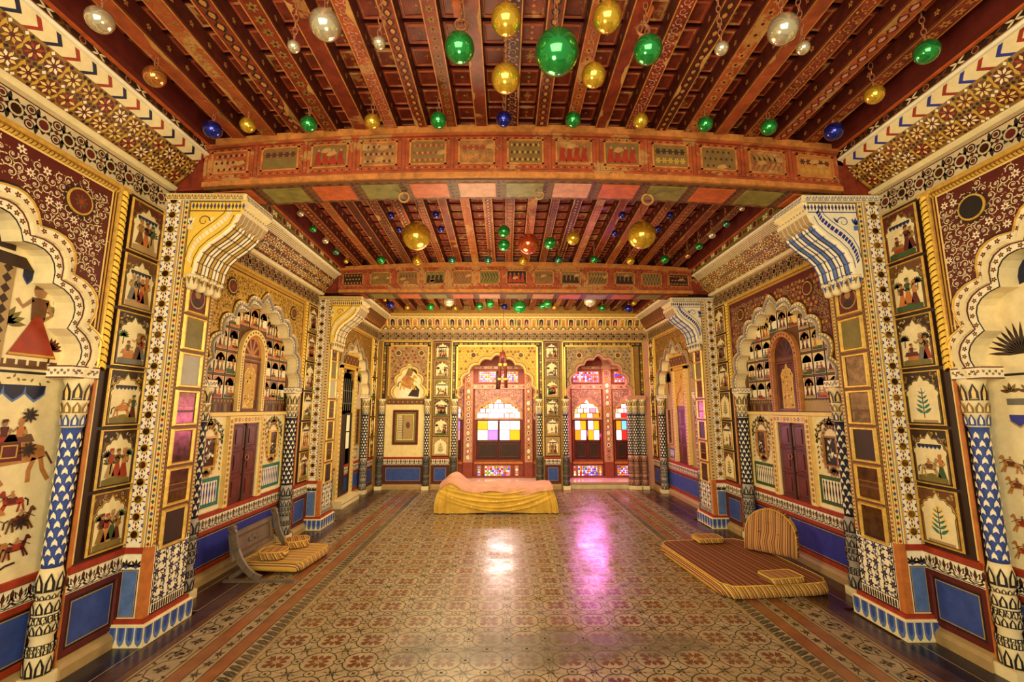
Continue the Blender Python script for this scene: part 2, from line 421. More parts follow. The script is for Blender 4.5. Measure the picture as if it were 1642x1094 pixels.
# ------------------------------------------------------------------ figures for the painted panels
def person(pen, x, y, h, robe, top, skin='skin', face=1, seated=False):
    if seated:
        pen.poly([(x-h*.42,y),(x+h*.42,y),(x+h*.30,y+h*.22),(x-h*.30,y+h*.22)], robe)
        b = y + h*.15
    else:
        pen.poly([(x-h*.20,y),(x+h*.20,y),(x+h*.07,y+h*.50),(x-h*.07,y+h*.50)], robe)
        b = y + h*.47
    pen.up()
    k = h*.30
    pen.poly([(x-h*.085,b),(x+h*.085,b),(x+h*.11,b+k),(x-h*.11,b+k)], top)
    pen.stroke([(x+face*h*.09,b+k*.9),(x+face*h*.2,b+k*.5),(x+face*h*.28,b+k*.8)], h*.05, skin)
    pen.stroke([(x-face*h*.09,b+k*.9),(x-face*h*.17,b+k*.35),(x-face*h*.08,b+k*.1)], h*.05, skin)
    pen.disc(x+face*h*.015, b+k+h*.09, h*.085, skin, 8, ry=h*.1)
    pen.up()
    pen.poly([(x-h*.10,b+k+h*.1),(x+h*.09,b+k+h*.14),(x+h*.06,b+k+h*.22),(x-h*.08,b+k+h*.21)], top if top != 'skin' else 'red')
    pen.up(-2)
def tree(pen, x, y, h, col='green', trunk='darkbrown', rng=RNG):
    pen.stroke([(x,y),(x+h*.03,y+h*.5),(x,y+h*.75)], h*.07, trunk)
    for k in range(9):
        t = pi*(.02 + .96*k/8)
        pen.petal(x, y+h*.5, t, h*.45, h*.13, col)
def shrub(pen, x, y, h, leafc, flw):
    pen.stroke([(x,y),(x,y+h)], h*.03, 'darkbrown')
    for k in range(5):
        b = y + h*(.15+.17*k); w = h*.34*(1-.13*k)
        for s in (-1, 1):
            pen.petal(x, b, pi/2 - s*1.0, w, w*.32, leafc)
            pen.flower(x+s*w*.8, b+w*.55, h*.07, 5, flw, 'orange')
    pen.flower(x, y+h, h*.10, 6, flw, 'orange')
def horse(pen, x, y, h, col, f=1, leg='darkbrown'):
    P = [(-.52,.42),(-.40,.62),(.10,.60),(.30,.80),(.34,.98),(.44,1.02),(.62,.82),(.56,.76),(.44,.80),(.38,.55),(.34,.38),(.05,.34),(-.30,.34)]
    pen.poly([(x+f*p*h, y+q*h) for p, q in (P if f > 0 else list(reversed(P)))], col)
    for lx, kx in ((-.44,-.54),(-.34,-.26),(.24,.40),(.32,.56)):
        pen.stroke([(x+f*lx*h,y+.40*h),(x+f*(lx+kx)/2*h,y+.2*h),(x+f*kx*h,y)], h*.09, col)
    pen.stroke([(x-f*.50*h,y+.56*h),(x-f*.66*h,y+.46*h),(x-f*.68*h,y+.2*h)], h*.07, leg)
def rider(pen, x, y, h, col, robe, top, f=1):
    horse(pen, x, y, h, col, f); pen.up()
    pen.poly([(x-.2*h,y+.4*h),(x+.16*h,y+.4*h),(x+.12*h,y+.66*h),(x-.18*h,y+.66*h)], robe)
    pen.up(); person(pen, x-.03*h, y+.55*h, h*.62, robe, top, face=f, seated=True); pen.up(-2)
    pen.stroke([(x+f*.1*h,y+.8*h),(x+f*.62*h,y+.5*h)], h*.025, 'darkbrown')
def camel(pen, x, y, h, col='amber', f=1):
    P = [(-.62,.45),(-.55,.66),(-.34,.72),(-.12,.98),(.10,.72),(.26,.62),(.46,.52),(.62,.72),(.72,.95),(.90,.93),(.92,.84),(.80,.78),(.70,.48),(.52,.32),(.26,.34),(-.30,.38)]
    pen.poly([(x+f*p*h, y+q*h) for p, q in (P if f > 0 else list(reversed(P)))], col)
    for lx, kx in ((-.52,-.72),(-.40,-.34),(.22,.50),(.34,.10)):
        pen.stroke([(x+f*lx*h,y+.45*h),(x+f*((lx+kx)/2+.04)*h,y+.22*h),(x+f*kx*h,y)], h*.085, col)
    pen.stroke([(x-f*.6*h,y+.55*h),(x-f*.76*h,y+.3*h)], h*.04, 'brown')
    pen.up()
    pen.poly([(x-.32*h,y+.42*h),(x+.18*h,y+.42*h),(x+.10*h,y+.84*h),(x-.26*h,y+.84*h)], 'maroon')
    pen.outline(x-.2*h,x+.08*h,y+.48*h,y+.72*h,h*.025,'gold',.0004)
    pen.up(2)
    person(pen, x-.2*h, y+.78*h, h*.62, 'red', 'maroon', face=f, seated=True)
    person(pen, x+.08*h, y+.76*h, h*.66, 'brown', 'orange', face=f, seated=True)
    pen.up(-3)
def clouds(pen, a0, a1, b, h, col='navy', n=6, edge='skyblue'):
    w = (a1-a0)/n
    for k in range(n):
        x = a0 + w*(k+.5)
        pen.poly([(x-w*.5,b+h),(x-w*.5,b+h*.3),(x-w*.3,b),(x,b-h*.35),(x+w*.3,b),(x+w*.5,b+h*.3),(x+w*.5,b+h)], edge)
        pen.poly([(x-w*.5,b+h),(x-w*.42,b+h*.35),(x-w*.25,b+h*.15),(x,b-h*.15),(x+w*.25,b+h*.15),(x+w*.42,b+h*.35),(x+w*.5,b+h)], col, .0004)
ROBES = ['red','orange','maroon','green','amber','brown','tan','maroon','darkgold','red','amber','grey']

def miniature(w, h, style, seed, ground='maroon'):
    """painted court scene under a cusped cartouche; local frame LOC, centred"""
    r = random.Random(seed); mb = MB(LOC); hw, hh = w/2, h/2
    mb.box(-hw, hw, -hh, hh, -.012, 0, 'darkbrown', front=ground)
    mb.frame(-hw, hw, -hh, hh, w*.038, 0, .012, 'gilt', bev=w*.012)
    p = Pen(mb, LOC, .0008)
    iw, ih = hw*.90, hh*.92
    pal = ('olive','darkgold','green','lattice') if ground == 'maroon' else ('tan','darkgold','gold','beige')
    for k in range(46):                                   # leafy ground of the spandrels
        x, y = r.uniform(-iw,iw)*.93, r.uniform(ih*.1, ih*.93)
        if k % 3 == 0: p.spiral(x, y, w*.05, r.random()*6, 1, w*.016, r.choice(pal), 7)
        else: p.petal(x, y, r.random()*6.3, w*.09, w*.04, r.choice(pal))
    p.up(2)
    base = -ih*.97
    cx = cusped(0, iw*.84, ih*(.05 if style != 'tall' else .25), ih*(.62 if style != 'tall' else .5), 7, .16, 4, ih*.16)
    cart = [(-iw*.84, base)] + cx + [(iw*.84, base)]
    p.poly([(a*1.06, b + (.025*h if b > 0 else 0)) for a, b in reversed(cart)], r.choice(('gold','darkgold','olive')))
    p.up(2); p.poly([(a*1.02, b + (.01*h if b > 0 else 0)) for a, b in reversed(cart)], 'black'); p.up(); p.poly([(a*.985, b) for a, b in reversed(cart)], {'pale':'white'}.get(style, 'cream')); p.up(2)
    if style == 'shrub':
        shrub(p, 0, base + ih*.18, ih*1.15, r.choice(('teal','green')), r.choice(('white','yellow','pink')))
        p.rect(-iw*.7, iw*.7, base, base+ih*.10, 'tan')
    else:
        if r.random() < .55: clouds(p, -iw*.66, iw*.66, ih*.34, ih*.14, r.choice(('navy','darkbrown')), 6)
        else:
            for s in (-1, 1): tree(p, s*iw*.6, base+ih*.75, ih*.6, r.choice(('green','olive','black')))
        gcol = r.choice(('green','olive','olive','tan','grey'))
        p.poly([(-iw*.80,base),(iw*.80,base),(iw*.80,base+ih*.18),(0,base+ih*.34),(-iw*.80,base+ih*.2)], gcol); p.up()
        if style == 'ride':
            rider(p, -iw*.1, base+ih*.2, iw*.95, r.choice(('tan','amber','brown','white')), r.choice(ROBES), r.choice(ROBES), r.choice((-1,1)))
            person(p, iw*.52, base+ih*.2, ih*.9, r.choice(ROBES), r.choice(ROBES), face=-1)
        elif style == 'court':
            p.rect(-iw*.5, iw*.12, base+ih*.22, base+ih*.4, r.choice(('orange','red','gold'))); p.up()
            person(p, -iw*.25, base+ih*.38, ih*.8, r.choice(ROBES), r.choice(ROBES), seated=True)
            person(p, iw*.36, base+ih*.2, ih*1.1, r.choice(ROBES), r.choice(ROBES), face=-1)
            person(p, iw*.62, base+ih*.22, ih*.95, r.choice(ROBES), r.choice(ROBES), face=-1)
        else:
            n = r.choice((3,4,4,5))
            for k in range(n):
                x = -iw*.58 + iw*1.16*(k+.5)/n
                person(p, x, base+ih*.2+r.uniform(0,.1)*ih, ih*r.uniform(.95,1.15), r.choice(ROBES), r.choice(ROBES), face=1 if k < n/2 else -1)
            if r.random() < .6: tree(p, iw*r.uniform(-.5,.5), base+ih*.4, ih*.8, 'green')
    return mb.mesh('miniature_panel')
_MINI = {}
def mini(style, seed, ground='maroon', w=.31, h=.40):
    k = (style, seed, ground, w, h)
    if k not in _MINI: _MINI[k] = miniature(w, h, style, seed, ground)
    return _MINI[k]
def facing(fr, a, b, c=0.0):
    """matrix that stands a LOC mesh upright on the surface fr"""
    n = fr.n.normalized(); z = fr.v.normalized(); y = -n; x = y.cross(z)
    M = Matrix(((x.x,y.x,z.x,0),(x.y,y.y,z.y,0),(x.z,y.z,z.z,0),(0,0,0,1)))
    M.translation = fr(a, b, c); return M

# ------------------------------------------------------------------ setting: shell
def structure(name, label, cat):
    o = empty(name); tag(o, label, cat, kind='structure'); return o
wall_left = structure('wall_left', 'long left wall of painted arches, gilt mouldings and blue dado', 'wall')
wall_right = structure('wall_right', 'long right wall of painted arches behind the large striped mattress', 'wall')
wall_back = structure('wall_back', 'far end wall with two lit window alcoves and painted frieze', 'wall')
floor = structure('floor', 'worn painted floor of red flowers in dark looping outlines', 'floor')
ceiling = structure('ceiling', 'red painted timber ceiling of planks on close-set joists', 'ceiling')

def zj(y, x=.165):
    """underside of the joists: the old ceiling sinks to the rear and droops to the sides"""
    z = 3.875 if y <= 3.4 else (3.875 - .165*(y-3.4)/2.9 if y < 6.3 else 3.71 - .085*(y-6.3)/3.0)
    cam = .16 if y <= 3.4 else (.16 - .085*(y-3.4)/2.9 if y < 6.3 else .075 - .045*(y-6.3)/3.0)
    return z - cam*((x-.165)/2.6)**2

# ---- floor
FX0, FX1, FY0, FY1 = -1.595, 1.885, 1.90, 8.90
FYT = 2.74                    # nearer than this the tiling is one piece
def build_floor():
    mb = MB(ID); mb.box(-3.1, 3.5, 1.0, 9.6, -.12, -.011, 'f_maroon'); mb.build('floor_slab', floor)
    nx = 13; p = (FX1-FX0)/nx; ny = 23; q = (FY1-FYT)/ny
    mb = MB(ID); e = .0009
    mb.box(-p/2+e, p/2-e, -q/2+e, q/2-e, -.011, 0, 'f_cream')
    pen = Pen(mb, Fr((0,0,0), X3*p, Y3*q, Z3), .0004, .0003)
    for k in range(4):                                    # lobed leaves on the diagonals, buds between
        t = pi/4 + k*pi/2
        pen.petal(0, 0, t, .30, .13, 'f_red', r0=.05)
        for d in (-1, 1): pen.petal(.20*cos(t), .20*sin(t), t+d*.75, .13, .07, 'f_red', .0001)
        pen.petal(0, 0, k*pi/2, .20, .11, 'f_red', r0=.07)
    pen.up(); pen.disc(0, 0, .04, 'f_cream', 8); pen.disc(0, 0, .02, 'f_red', 6, .0003)
    for k in range(4):                                    # looping outline around the flower
        t0 = k*pi/2
        def rot(x, y): return (x*cos(t0)-y*sin(t0), x*sin(t0)+y*cos(t0))
        loop = [rot(.40,-.10),(rot(.385,-.17)),rot(.33,-.25),rot(.27,-.31),rot(.21,-.355),rot(.12,-.385),rot(.06,-.41)]
        pen.stroke(loop, .028, 'f_dark')
        pen.stroke([rot(.33,-.25),rot(.40,-.31),rot(.44,-.40),rot(.495,-.47)], .026, 'f_dark')
        pen.stroke([rot(.12,-.385),rot(.2,-.42),rot(.3,-.455),rot(.40,-.44)], .012, 'f_grey')
        # half node on the edge
        pen.poly([rot(.499,-.12),rot(.499,.12),rot(.45,.085),rot(.405,.03),rot(.405,-.03),rot(.45,-.085)], 'f_cream', .0002); pen.disc(*rot(.485,0), .035, 'f_grey', 8, .0003); [pen.petal(*rot(.499,0), t0+pi+dd, .07, .03, 'f_grey', .0003) for dd in (-.7,.7)]
        pen.stroke([rot(.499,.13),rot(.45,.105),rot(.40,.09),rot(.385,.03),rot(.36,0),rot(.385,-.03),rot(.40,-.09),rot(.45,-.105),rot(.499,-.13)], .022, 'f_dark', .0004)
        pen.disc(*rot(.47,0), .016, 'f_cream', 6, .0006)
        pen.petal(*rot(.5,-.5), t0+pi*.75, .13, .05, 'f_dark', .0003)
        pen.petal(*rot(.499,-.499), t0+pi*.5, .12, .05, 'f_grey', .0003)
        pen.petal(*rot(.30,-.43), t0-.3, .10, .035, 'f_red', .0003)
    me = mb.mesh('floor_tile')
    for i in range(nx):
        for j in range(ny):
            put('floor_tile', me, floor, Matrix.Translation((FX0+p*(i+.5), FYT+q*(j+.5), 0)) @ Matrix.Rotation(pi*(RNG.randint(0,1)), 4, 'Z'))
    near = MB(ID); near.mats = list(mb.mats)
    for i in range(nx):
        for j in range(3):
            dx, dy, n0 = FX0+p*(i+.5), FYT-q*(j+.5), len(near.v)
            near.v += [(x+dx, y+dy, z) for x, y, z in mb.v]; near.f += [tuple(k+n0 for k in f) for f in mb.f]; near.m += mb.m; near.sm += mb.sm
    near.build('near_tiling', floor, kind='stuff')
    # border bands: offset from the field, width, ground, ornament
    bands = [(.0,.03,'f_line',None),(.032,.108,'f_cream','leaf'),(.142,.095,'f_band',None),(.239,.092,'f_cream','vine'),
             (.333,.098,'f_band',None),(.433,.022,'f_line',None),(.457,.19,'f_cream','bigvine'),(.649,.02,'f_line',None),
             (.671,.055,'f_brown',None),(.728,.12,'f_purple',None)]
    def band(fr, ln, wdt, ground, orn, seed, m0=0., m1=0.):
        """fr: a along the band, b away from the field; mitred by m at the ends"""
        rg = random.Random(seed); mb = MB(fr)
        mb.prism([(0,0),(ln,0),(ln+m1,wdt),(-m0,wdt)], -.011, 0, ground)
        pn = Pen(mb, fr, .0004, .0003)
        pn.rect(0, ln, 0, wdt*.03 if wdt > .05 else .002, 'f_dark'); pn.rect(0, ln, wdt*.97, wdt, 'f_dark')
        if orn == 'leaf':
            n = int(ln/.062)
            for k in range(n):
                x = ln*(k+.2)/n
                pn.poly([(x,wdt*.06),(x+.045,wdt*.06),(x+.072,wdt*.45),(x+.075,wdt*.85),(x+.05,wdt*.92),(x+.022,wdt*.55)], 'f_black')
                pn.stroke([(x+.02,wdt*.1),(x+.05,wdt*.5),(x+.06,wdt*.85)], .004, 'f_grey', .0004)
        elif orn == 'vine':
            n = int(ln/.115)
            for k in range(n):
                x = ln*(k+.5)/n; s = 1 if k % 2 else -1
                pn.stroke([(x-.057,wdt*(.5-.28*s)),(x-.03,wdt*.42),(x,wdt*(.5+.2*s)),(x+.03,wdt*.6),(x+.057,wdt*(.5+.28*s))], .006, 'f_dark')
                for t in (.4,1.5,2.7,3.9,5.2): pn.petal(x, wdt*.5, t, .034, .016, 'f_dark', .0003)
                pn.disc(x, wdt*.5, .007, 'f_red', 6, .0006)
        elif orn == 'bigvine':
            n = int(ln/.33)
            for k in range(n):
                x = ln*(k+.5)/n; s = 1 if k % 2 else -1
                pn.stroke([(x-.165,wdt*.15),(x-.12,wdt*.2),(x-.08,wdt*.7),(x,wdt*.85),(x+.08,wdt*.7),(x+.12,wdt*.25),(x+.165,wdt*.15)], .009, 'f_dark')
                for kk in range(8):
                    t = kk*pi/4 + .2; pn.petal(x, wdt*.42, t, .05, .024, 'f_grey' if kk % 2 else 'f_dark', .0003)
                pn.disc(x, wdt*.42, .014, 'f_red', 7, .0006)
                for kk in range(5):
                    t = 1.2*kk+k; pn.petal(x+.165, wdt*.62, t, .045, .02, 'f_dark' if kk % 2 else 'f_grey', .0003)
                for dx, dy, t in ((-.05,.8,2.2),(.05,.8,.9),(-.07,.12,4.0),(.07,.12,5.4),(-.1,.6,3.1),(.1,.6,0.1)):
                    pn.petal(x+dx, wdt*dy, t, .045, .02, 'f_dark', .0003)
                for dx, dy, t in ((-.13,.75,2.6),(.13,.75,.6),(-.11,.35,3.6),(.11,.35,-.4),(-.15,.5,4.4),(.16,.5,-1.2)):
                    pn.petal(x+dx, wdt*dy, t, .042, .02, 'f_dark', .0003)
                    pn.petal(x+dx, wdt*dy, t+1.3, .034, .016, 'f_grey', .0003)
        mb.build('border_band', floor)
    for k, (o, w, g, orn) in enumerate(bands):
        far = max(0, min(.36, o)); y1 = FY1 + far
        m1 = w if o + w < .36 else 0
        band(Fr((FX0-o,FY0,0), Y3, -X3, Z3), y1-FY0, w, g, orn, k, 0, m1)
        band(Fr((FX1+o,FY0,0), Y3, X3, Z3), y1-FY0, w, g, orn, k+20, 0, m1)
        if o < .34:
            band(Fr((FX0-o,FY1+o,0), X3, Y3, Z3), FX1-FX0+2*o, min(w, .37-o), g, orn, k+40, w, w)
    # dark painted strips between the border and the walls, edged in cream
    for fr in (LF, RF):
        for a0, a1 in ((1.5,3.36),(3.86,6.26),(6.80,9.25)):
            mb = MB(ID)
            x0 = (fr(0,0,-.1)).x; x1 = (FX0-.848) if fr is LF else (FX1+.848)
            lo, hi = min(x0,x1), max(x0,x1)
            mb.box(lo, hi, a0, a1, -.011, 0, 'f_navy' if a0 < 3 else 'f_maroon')
            pn = Pen(mb, ID, .0006); pn.outline(lo+.1, hi-.012, a0+.02, a1-.02, .008, 'f_line')
            mb.build('floor_strip', floor)
build_floor()

# ---- ceiling
NJ, JW = 20, .105
JX = [-2.15 + k*(4.63/(NJ-1)) for k in range(NJ)]
def build_ceiling():
    pitch = .195; y = 1.3; k = 0
    xs = [(JX[i]+JW/2, JX[i+1]-JW/2) for i in range(NJ-1)]
    rg = random.Random(3)
    while y < 9.3:
        mb = MB(ID); y1 = min(y + pitch - .032, 9.32)
        ym = (y+y1)/2
        n = 10
        for i in range(n):                                # one plank from wall to wall, following the droop
            xa, xb = -2.75 + 5.85*i/n, -2.75 + 5.85*(i+1)/n
            za, zb = zj(ym,xa)+.125, zj(ym,xb)+.125
            mb.face([(xa,y,za),(xb,y,zb),(xb,y1,zb),(xa,y1,za)], 'ceilingred'); mb.face([(xa,y,za+.03),(xa,y1,za+.03),(xb,y1,zb+.03),(xb,y,zb+.03)], 'ceilingdark')
            mb.face([(xa,y,za),(xa,y,za+.03),(xb,y,zb+.03),(xb,y,zb)], 'ceilingdark'); mb.face([(xa,y1,za),(xb,y1,zb),(xb,y1,zb+.03),(xa,y1,za+.03)], 'ceilingdark')
        for xa, xb in xs:
            xm = (xa+xb)/2; z = zj(ym, xm)+.125
            mb.frame(xa+.004, xb-.004, y+.012, y1-.004, .014, 0, .012, 'beamred', fr=Fr((0,0,z), X3, Y3, -Z3), bev=.004)
            pn = Pen(mb, Fr((xm, ym, z), X3, Y3, -Z3), .0008)
            pn.flower(0, 0, .035, 6, rg.choice(('red','amber','brown','beamline')), 'tan', rg.random())
            for s in (-1, 1): pn.petal(0, s*.03, pi/2*s, .03, .02, 'beamline')
        mb.build('plank', ceiling)
        y += pitch; k += 1
    # dark backing above the gaps
    mb = MB(ID); mb.box(-2.8, 3.13, 1.25, 9.6, 4.12, 4.16, 'black'); mb.build('ceiling_backing', ceiling)
    def joist(x, ya, yb, var):
        mb = MB(ID); rg = random.Random(int(x*100)+int(ya*10)); W = JW/2*rg.uniform(.88,1.1)
        za, zb = zj(ya+.001, x), zj(yb-.001, x); ln = yb-ya
        fr = Fr((x, ya, za), X3, Vector((0, 1, (zb-za)/ln)), -Z3)
        body = rg.choice(('ceilingred','ceilingred','ceilingdark','beamred'))
        mb.prism([(-W,0),(W,0),(W,ln),(-W,ln)], -.125, 0, body, 'ceilingdark', fr=fr)
        pn = Pen(mb, fr, .0008)
        for s in (-1, 1): pn.rect(min(s*W,s*(W-.008)), max(s*W,s*(W-.008)), 0, ln, 'beamline')
        sd = Fr(fr(W,0,0), Z3, fr.v, X3); sd2 = Fr(fr(-W,0,0), Z3, fr.v, -X3)
        for f2 in (sd, sd2):
            ps = Pen(mb, f2, .0008); ps.rect(.004, .012, 0, ln, 'brown')
            b = .08
            while b < ln:
                ps.flower(.062, b, .02, 5, 'amber', 'brown', b); b += .16
        if var != 'plain':
            b = .05; col = rg.choice(('amber','beamline','pink','darkgold')) ; c2 = rg.choice(('maroon','black','darkbrown'))
            while b < ln-.04:
                if var == 'rosette':
                    pn.flower(0, b, W*.62, 6, col, c2, b*3); b += W*1.5
                elif var == 'scale':
                    pn.petal(0, b, pi/2, W*1.3, W*1.1, c2); pn.petal(0, b+.01, pi/2, W*.9, W*.6, col, .0005); b += W*1.35
                else:
                    pn.spiral(0, b, W*.6, b*7, 1, .007, col, 8); pn.petal(W*.3, b+W*.5, .8, W*.5, W*.25, col); pn.petal(-W*.3, b-W*.5, 3.9, W*.5, W*.25, col); b += W*1.3
        for k in range(rg.randint(0, 3)):                 # bare patches where the paint has flaked
            b = rg.uniform(.1, .9)*ln; l = rg.uniform(.08,.35); s = rg.choice((-1,1)); w = W*rg.uniform(.3,.9)
            pts = [(s*W*.95,b)]
            m = 7
            pts += [(s*(W*.95 - w*(.5+.5*rg.random())*sin(pi*(j+.5)/m)), b+l*(j+.5)/m) for j in range(m)] + [(s*W*.95,b+l)]
            pn.poly(pts, 'wornwood', .0012)
        mb.build('joist', ceiling)
    for ya, yb in ((1.30,3.42),(3.62,6.36),(6.52,9.28)):
        for i, x in enumerate(JX):
            joist(x, ya, yb, ('rosette','scale','scroll','plain')[(i*7 + int(ya)*3) % 4] if ya < 6 else 'plain')
    # red edge boards running along the walls
    for x0, x1 in ((-2.39,-2.33),(2.66,2.72)):
        for ya, yb in ((1.30,3.42),(3.62,6.36),(6.52,9.28)):
            mb = MB(ID); za, zb = zj(ya+.001,x0)-.03, zj(yb-.001,x0)-.03
            fr = Fr(((x0+x1)/2, ya, za), X3, Vector((0,1,(zb-za)/(yb-ya))), -Z3)
            mb.box(-.03,.03,0,yb-ya,-.16,0,'maroon',fr=fr); sx_ = -1 if x0 < 0 else 1; mb.box(min(sx_*.012,sx_*.034),max(sx_*.012,sx_*.034),0,yb-ya,0,.012,'soffitorange',fr=fr)
            mb.build('edge_board', ceiling)
build_ceiling()

# ------------------------------------------------------------------ beams
class Warp:
    def __init__(s, fn): s.fn = fn
    def __call__(s, a, b, c=0.0): return Vector(s.fn(a, b, c))
def build_beam(y0, y1, zb0, zb1, zt0, zt1, label, var):
    """zb0/zt0 at the ends, zb1/zt1 in the cambered middle"""
    root = empty('ceiling_beam', (0.165, y0, zb0)); inv = Matrix.Translation((-.165, -y0, -zb0))
    tag(root, label, 'beam', 'painted cross beams')
    k = lambda x: 1 - ((x-.165)/2.57)**2
    zb = lambda x: zb0 + (zb1-zb0)*k(x)
    zt = lambda x: zt0 + (zt1-zt0)*k(x)
    def add(mb, name, parent=root):
        o = mb.build(name, parent)
        if parent is root: o.data.transform(inv)
        else: o.data.transform(inv)
        return o
    face = Warp(lambda a, b, c: (a, y0-c, zb(a)+(zt(a)-zb(a))*b))
    soff = Warp(lambda a, b, c: (a, y0+b, zb(a)-c))
    X0, X1, n = -2.41, 2.72, 13
    xs = [X0+(X1-X0)*i/n for i in range(n+1)]
    mb = MB(face)
    for i in range(n*2):
        a, b = X0+(X1-X0)*i/(2*n), X0+(X1-X0)*(i+1)/(2*n)
        mb.box(a, b, 0, 1, -(y1-y0), 0, 'beamred')
    for a, b in ((-2.66, X0), (X1, 2.99)):
        mb.box(a, b, 0, .62, -(y1-y0), -.01, 'ceilingred')
    add(mb, 'beam_timber')
    for name, b0, b1, c in (('cap_moulding',.86,1.0,.035),('cap_moulding',.82,.86,.02),('base_moulding',.0,.10,.03),('base_moulding',.10,.16,.016)):
        mb = MB(face)
        for i in range(n*2):
            a, b = X0+(X1-X0)*i/(2*n), X0+(X1-X0)*(i+1)/(2*n)
            mb.box(a, b, b0, b1, 0, c, 'beamline' if c > .025 else 'beamred')
        add(mb, name)
    rg = random.Random(var)
    for i in range(n):
        a0, a1 = xs[i]+.018, xs[i+1]-.018
        mb = MB(face); fb = .84
        mb.frame(a0, a1, .17, .82, .0, 0, .001, 'beamred')
        mb.box(a0, a1, .18, .81, 0, .006, 'beamred')
        for c0 in ('f',):                                  # four raised fillets
            t = .10
            mb.box(a0+.03, a1-.03, .26, .29, .006, .018, 'beamline'); mb.box(a0+.03, a1-.03, .71, .74, .006, .018, 'beamline')
            mb.box(a0+.03, a0+.045, .26, .74, .006, .018, 'beamline'); mb.box(a1-.045, a1-.03, .26, .74, .006, .018, 'beamline')
        ground = rg.choice(('beampanel','beamred','beampanel','lattice','amber') if var < 2 else ('darkbrown','beamred','olive','black','lattice'))
        mb.box(a0+.045, a1-.045, .29, .71, .004, .009, ground)
        pn = Pen(mb, face, .0105)
        sx = (a1-a0-.11); kind = rg.randint(0, 3)
        dk = rg.choice(('maroon','darkbrown','red')); lt = rg.choice(('tan','beamline','gold','olive'))
        fl = Warp(lambda a, b, c: face(a, b, c)); zz = 1/.42
        if kind == 0:
            for ii in range(11):
                for jj in range(3):
                    x = a0+.07+(a1-a0-.14)*ii/10; y = .36+.14*jj
                    pn.poly([(x-.010,y),(x,y-.035),(x+.010,y),(x,y+.035)], dk if (ii+jj) % 2 else lt)
        elif kind == 1:
            for ii in range(5):
                for jj in range(2):
                    x = a0+.08+(a1-a0-.16)*ii/4; y = .41+.18*jj
                    for q in range(6):
                        t = q*pi/3; pn.poly([(x,y),(x+.016*cos(t-.4),y+.045*sin(t-.4)),(x+.026*cos(t),y+.07*sin(t)),(x+.016*cos(t+.4),y+.045*sin(t+.4))], dk if jj else lt)
        elif kind == 2:
            for ii in range(6):
                x = a0+.075+(a1-a0-.15)*ii/5
                pn.stroke([(x-.02,.34),(x,.42),(x+.018,.5),(x,.6),(x-.016,.66)], .009, dk)
                pn.poly([(x,.5),(x+.02,.56),(x+.012,.64),(x-.004,.58)], lt)
        else:
            for ii in range(4):
                x = a0+.09+(a1-a0-.18)*ii/3
                pn.poly([(x-.035,.33),(x+.035,.33),(x+.012,.48),(x+.02,.56),(x-.005,.66),(x-.022,.54)], dk)
                pn.disc(x, .62, .010, lt, 6, .0005, ry=.03)
        # border of little lozenges above, below and beside
        for jj in range(12):
            x = a0+.015+(a1-a0-.03)*jj/11
            for y in (.22,.775): pn.poly([(x-.008,y),(x,y-.02),(x+.008,y),(x,y+.02)], 'maroon' if jj % 2 else 'beamline', -.003)
        for k2 in range(rg.randint(0, 2)):
            x = rg.uniform(a0+.06, a1-.1); y = rg.uniform(.3,.6)
            pn.poly([(x,y),(x+.04,y-.02),(x+.09,y+.03),(x+.07,y+.09),(x+.02,y+.07)], 'wornwood', .001)
        add(mb, 'carved_panel')
        mb = MB(ID); mb.box(xs[i]-.012, xs[i]+.012, zb(xs[i])+.17*(zt(0)-zb(0)), zb(xs[i])+.80*(zt(0)-zb(0)), -.004, .009, 'beamred', fr=Fr((0,y0,0), X3, Z3, -Y3))
        add(mb, 'stile')
        cols = ['soffitorange','soffitolive']; cc = cols[i % 2] if i not in (5,7) else 'soffitpink'
        if i == 6: cc = 'soffitolive'
        mb = MB(soff); m = .02; d = y1-y0
        mb.box(xs[i], xs[i+1], .0, d, .0, .012, 'brown'); mb.box(xs[i]+.045, xs[i+1]-.045, .045, d-.045, .012, .02, cc)
        pn = Pen(mb, soff, .0135)
        for jj in range(9):
            x = xs[i]+.02+(xs[i+1]-xs[i]-.04)*jj/8
            for y in (.022, d-.022): pn.flower(x, y, .016, 5, 'darkgold' if jj % 2 else 'maroon', 'black', jj)
        for jj in range(5):
            y = .05+(d-.1)*jj/4
            pn.flower(xs[i]+.02, y, .015, 5, 'darkgold', 'black', jj); pn.flower(xs[i+1]-.02, y, .015, 5, 'maroon', 'black', jj)
        add(mb, 'soffit_panel')
    return root
build_beam(3.37, 3.69, 3.33, 3.435, 3.73, 3.89, 'front painted red cross beam with carved panels and a coloured underside', 1)
build_beam(6.30, 6.62, 3.25, 3.26, 3.63, 3.715, 'rear painted red cross beam, farther from the eye and smaller in view', 2)
def ring(x, y, z, r, label, tilt=0.0):
    root = empty('iron_ring', (x, y, z)); tag(root, label, 'ring', 'iron rings under the beam')
    mb = MB(ID); mb.tube([(r*cos(t*pi/8), .02*sin(tilt), -r*1.05+r*sin(t*pi/8)) for t in range(16)], r*.2, 'wornwood', 6, True); mb.build('ring_loop', root)
    mb = MB(ID); mb.tube([(0,0,.012),(0,0,-.012)], .012, 'iron', 6); mb.build('staple', root)
ring(-.86, 3.55, 3.402, .042, 'pale iron ring under the front beam, left of the three rings')
ring(1.20, 3.55, 3.402, .046, 'pale iron ring under the front beam, right of the three rings')
ring(.28, 3.55, 3.422, .036, 'pale iron ring under the front beam, middle of the three rings')

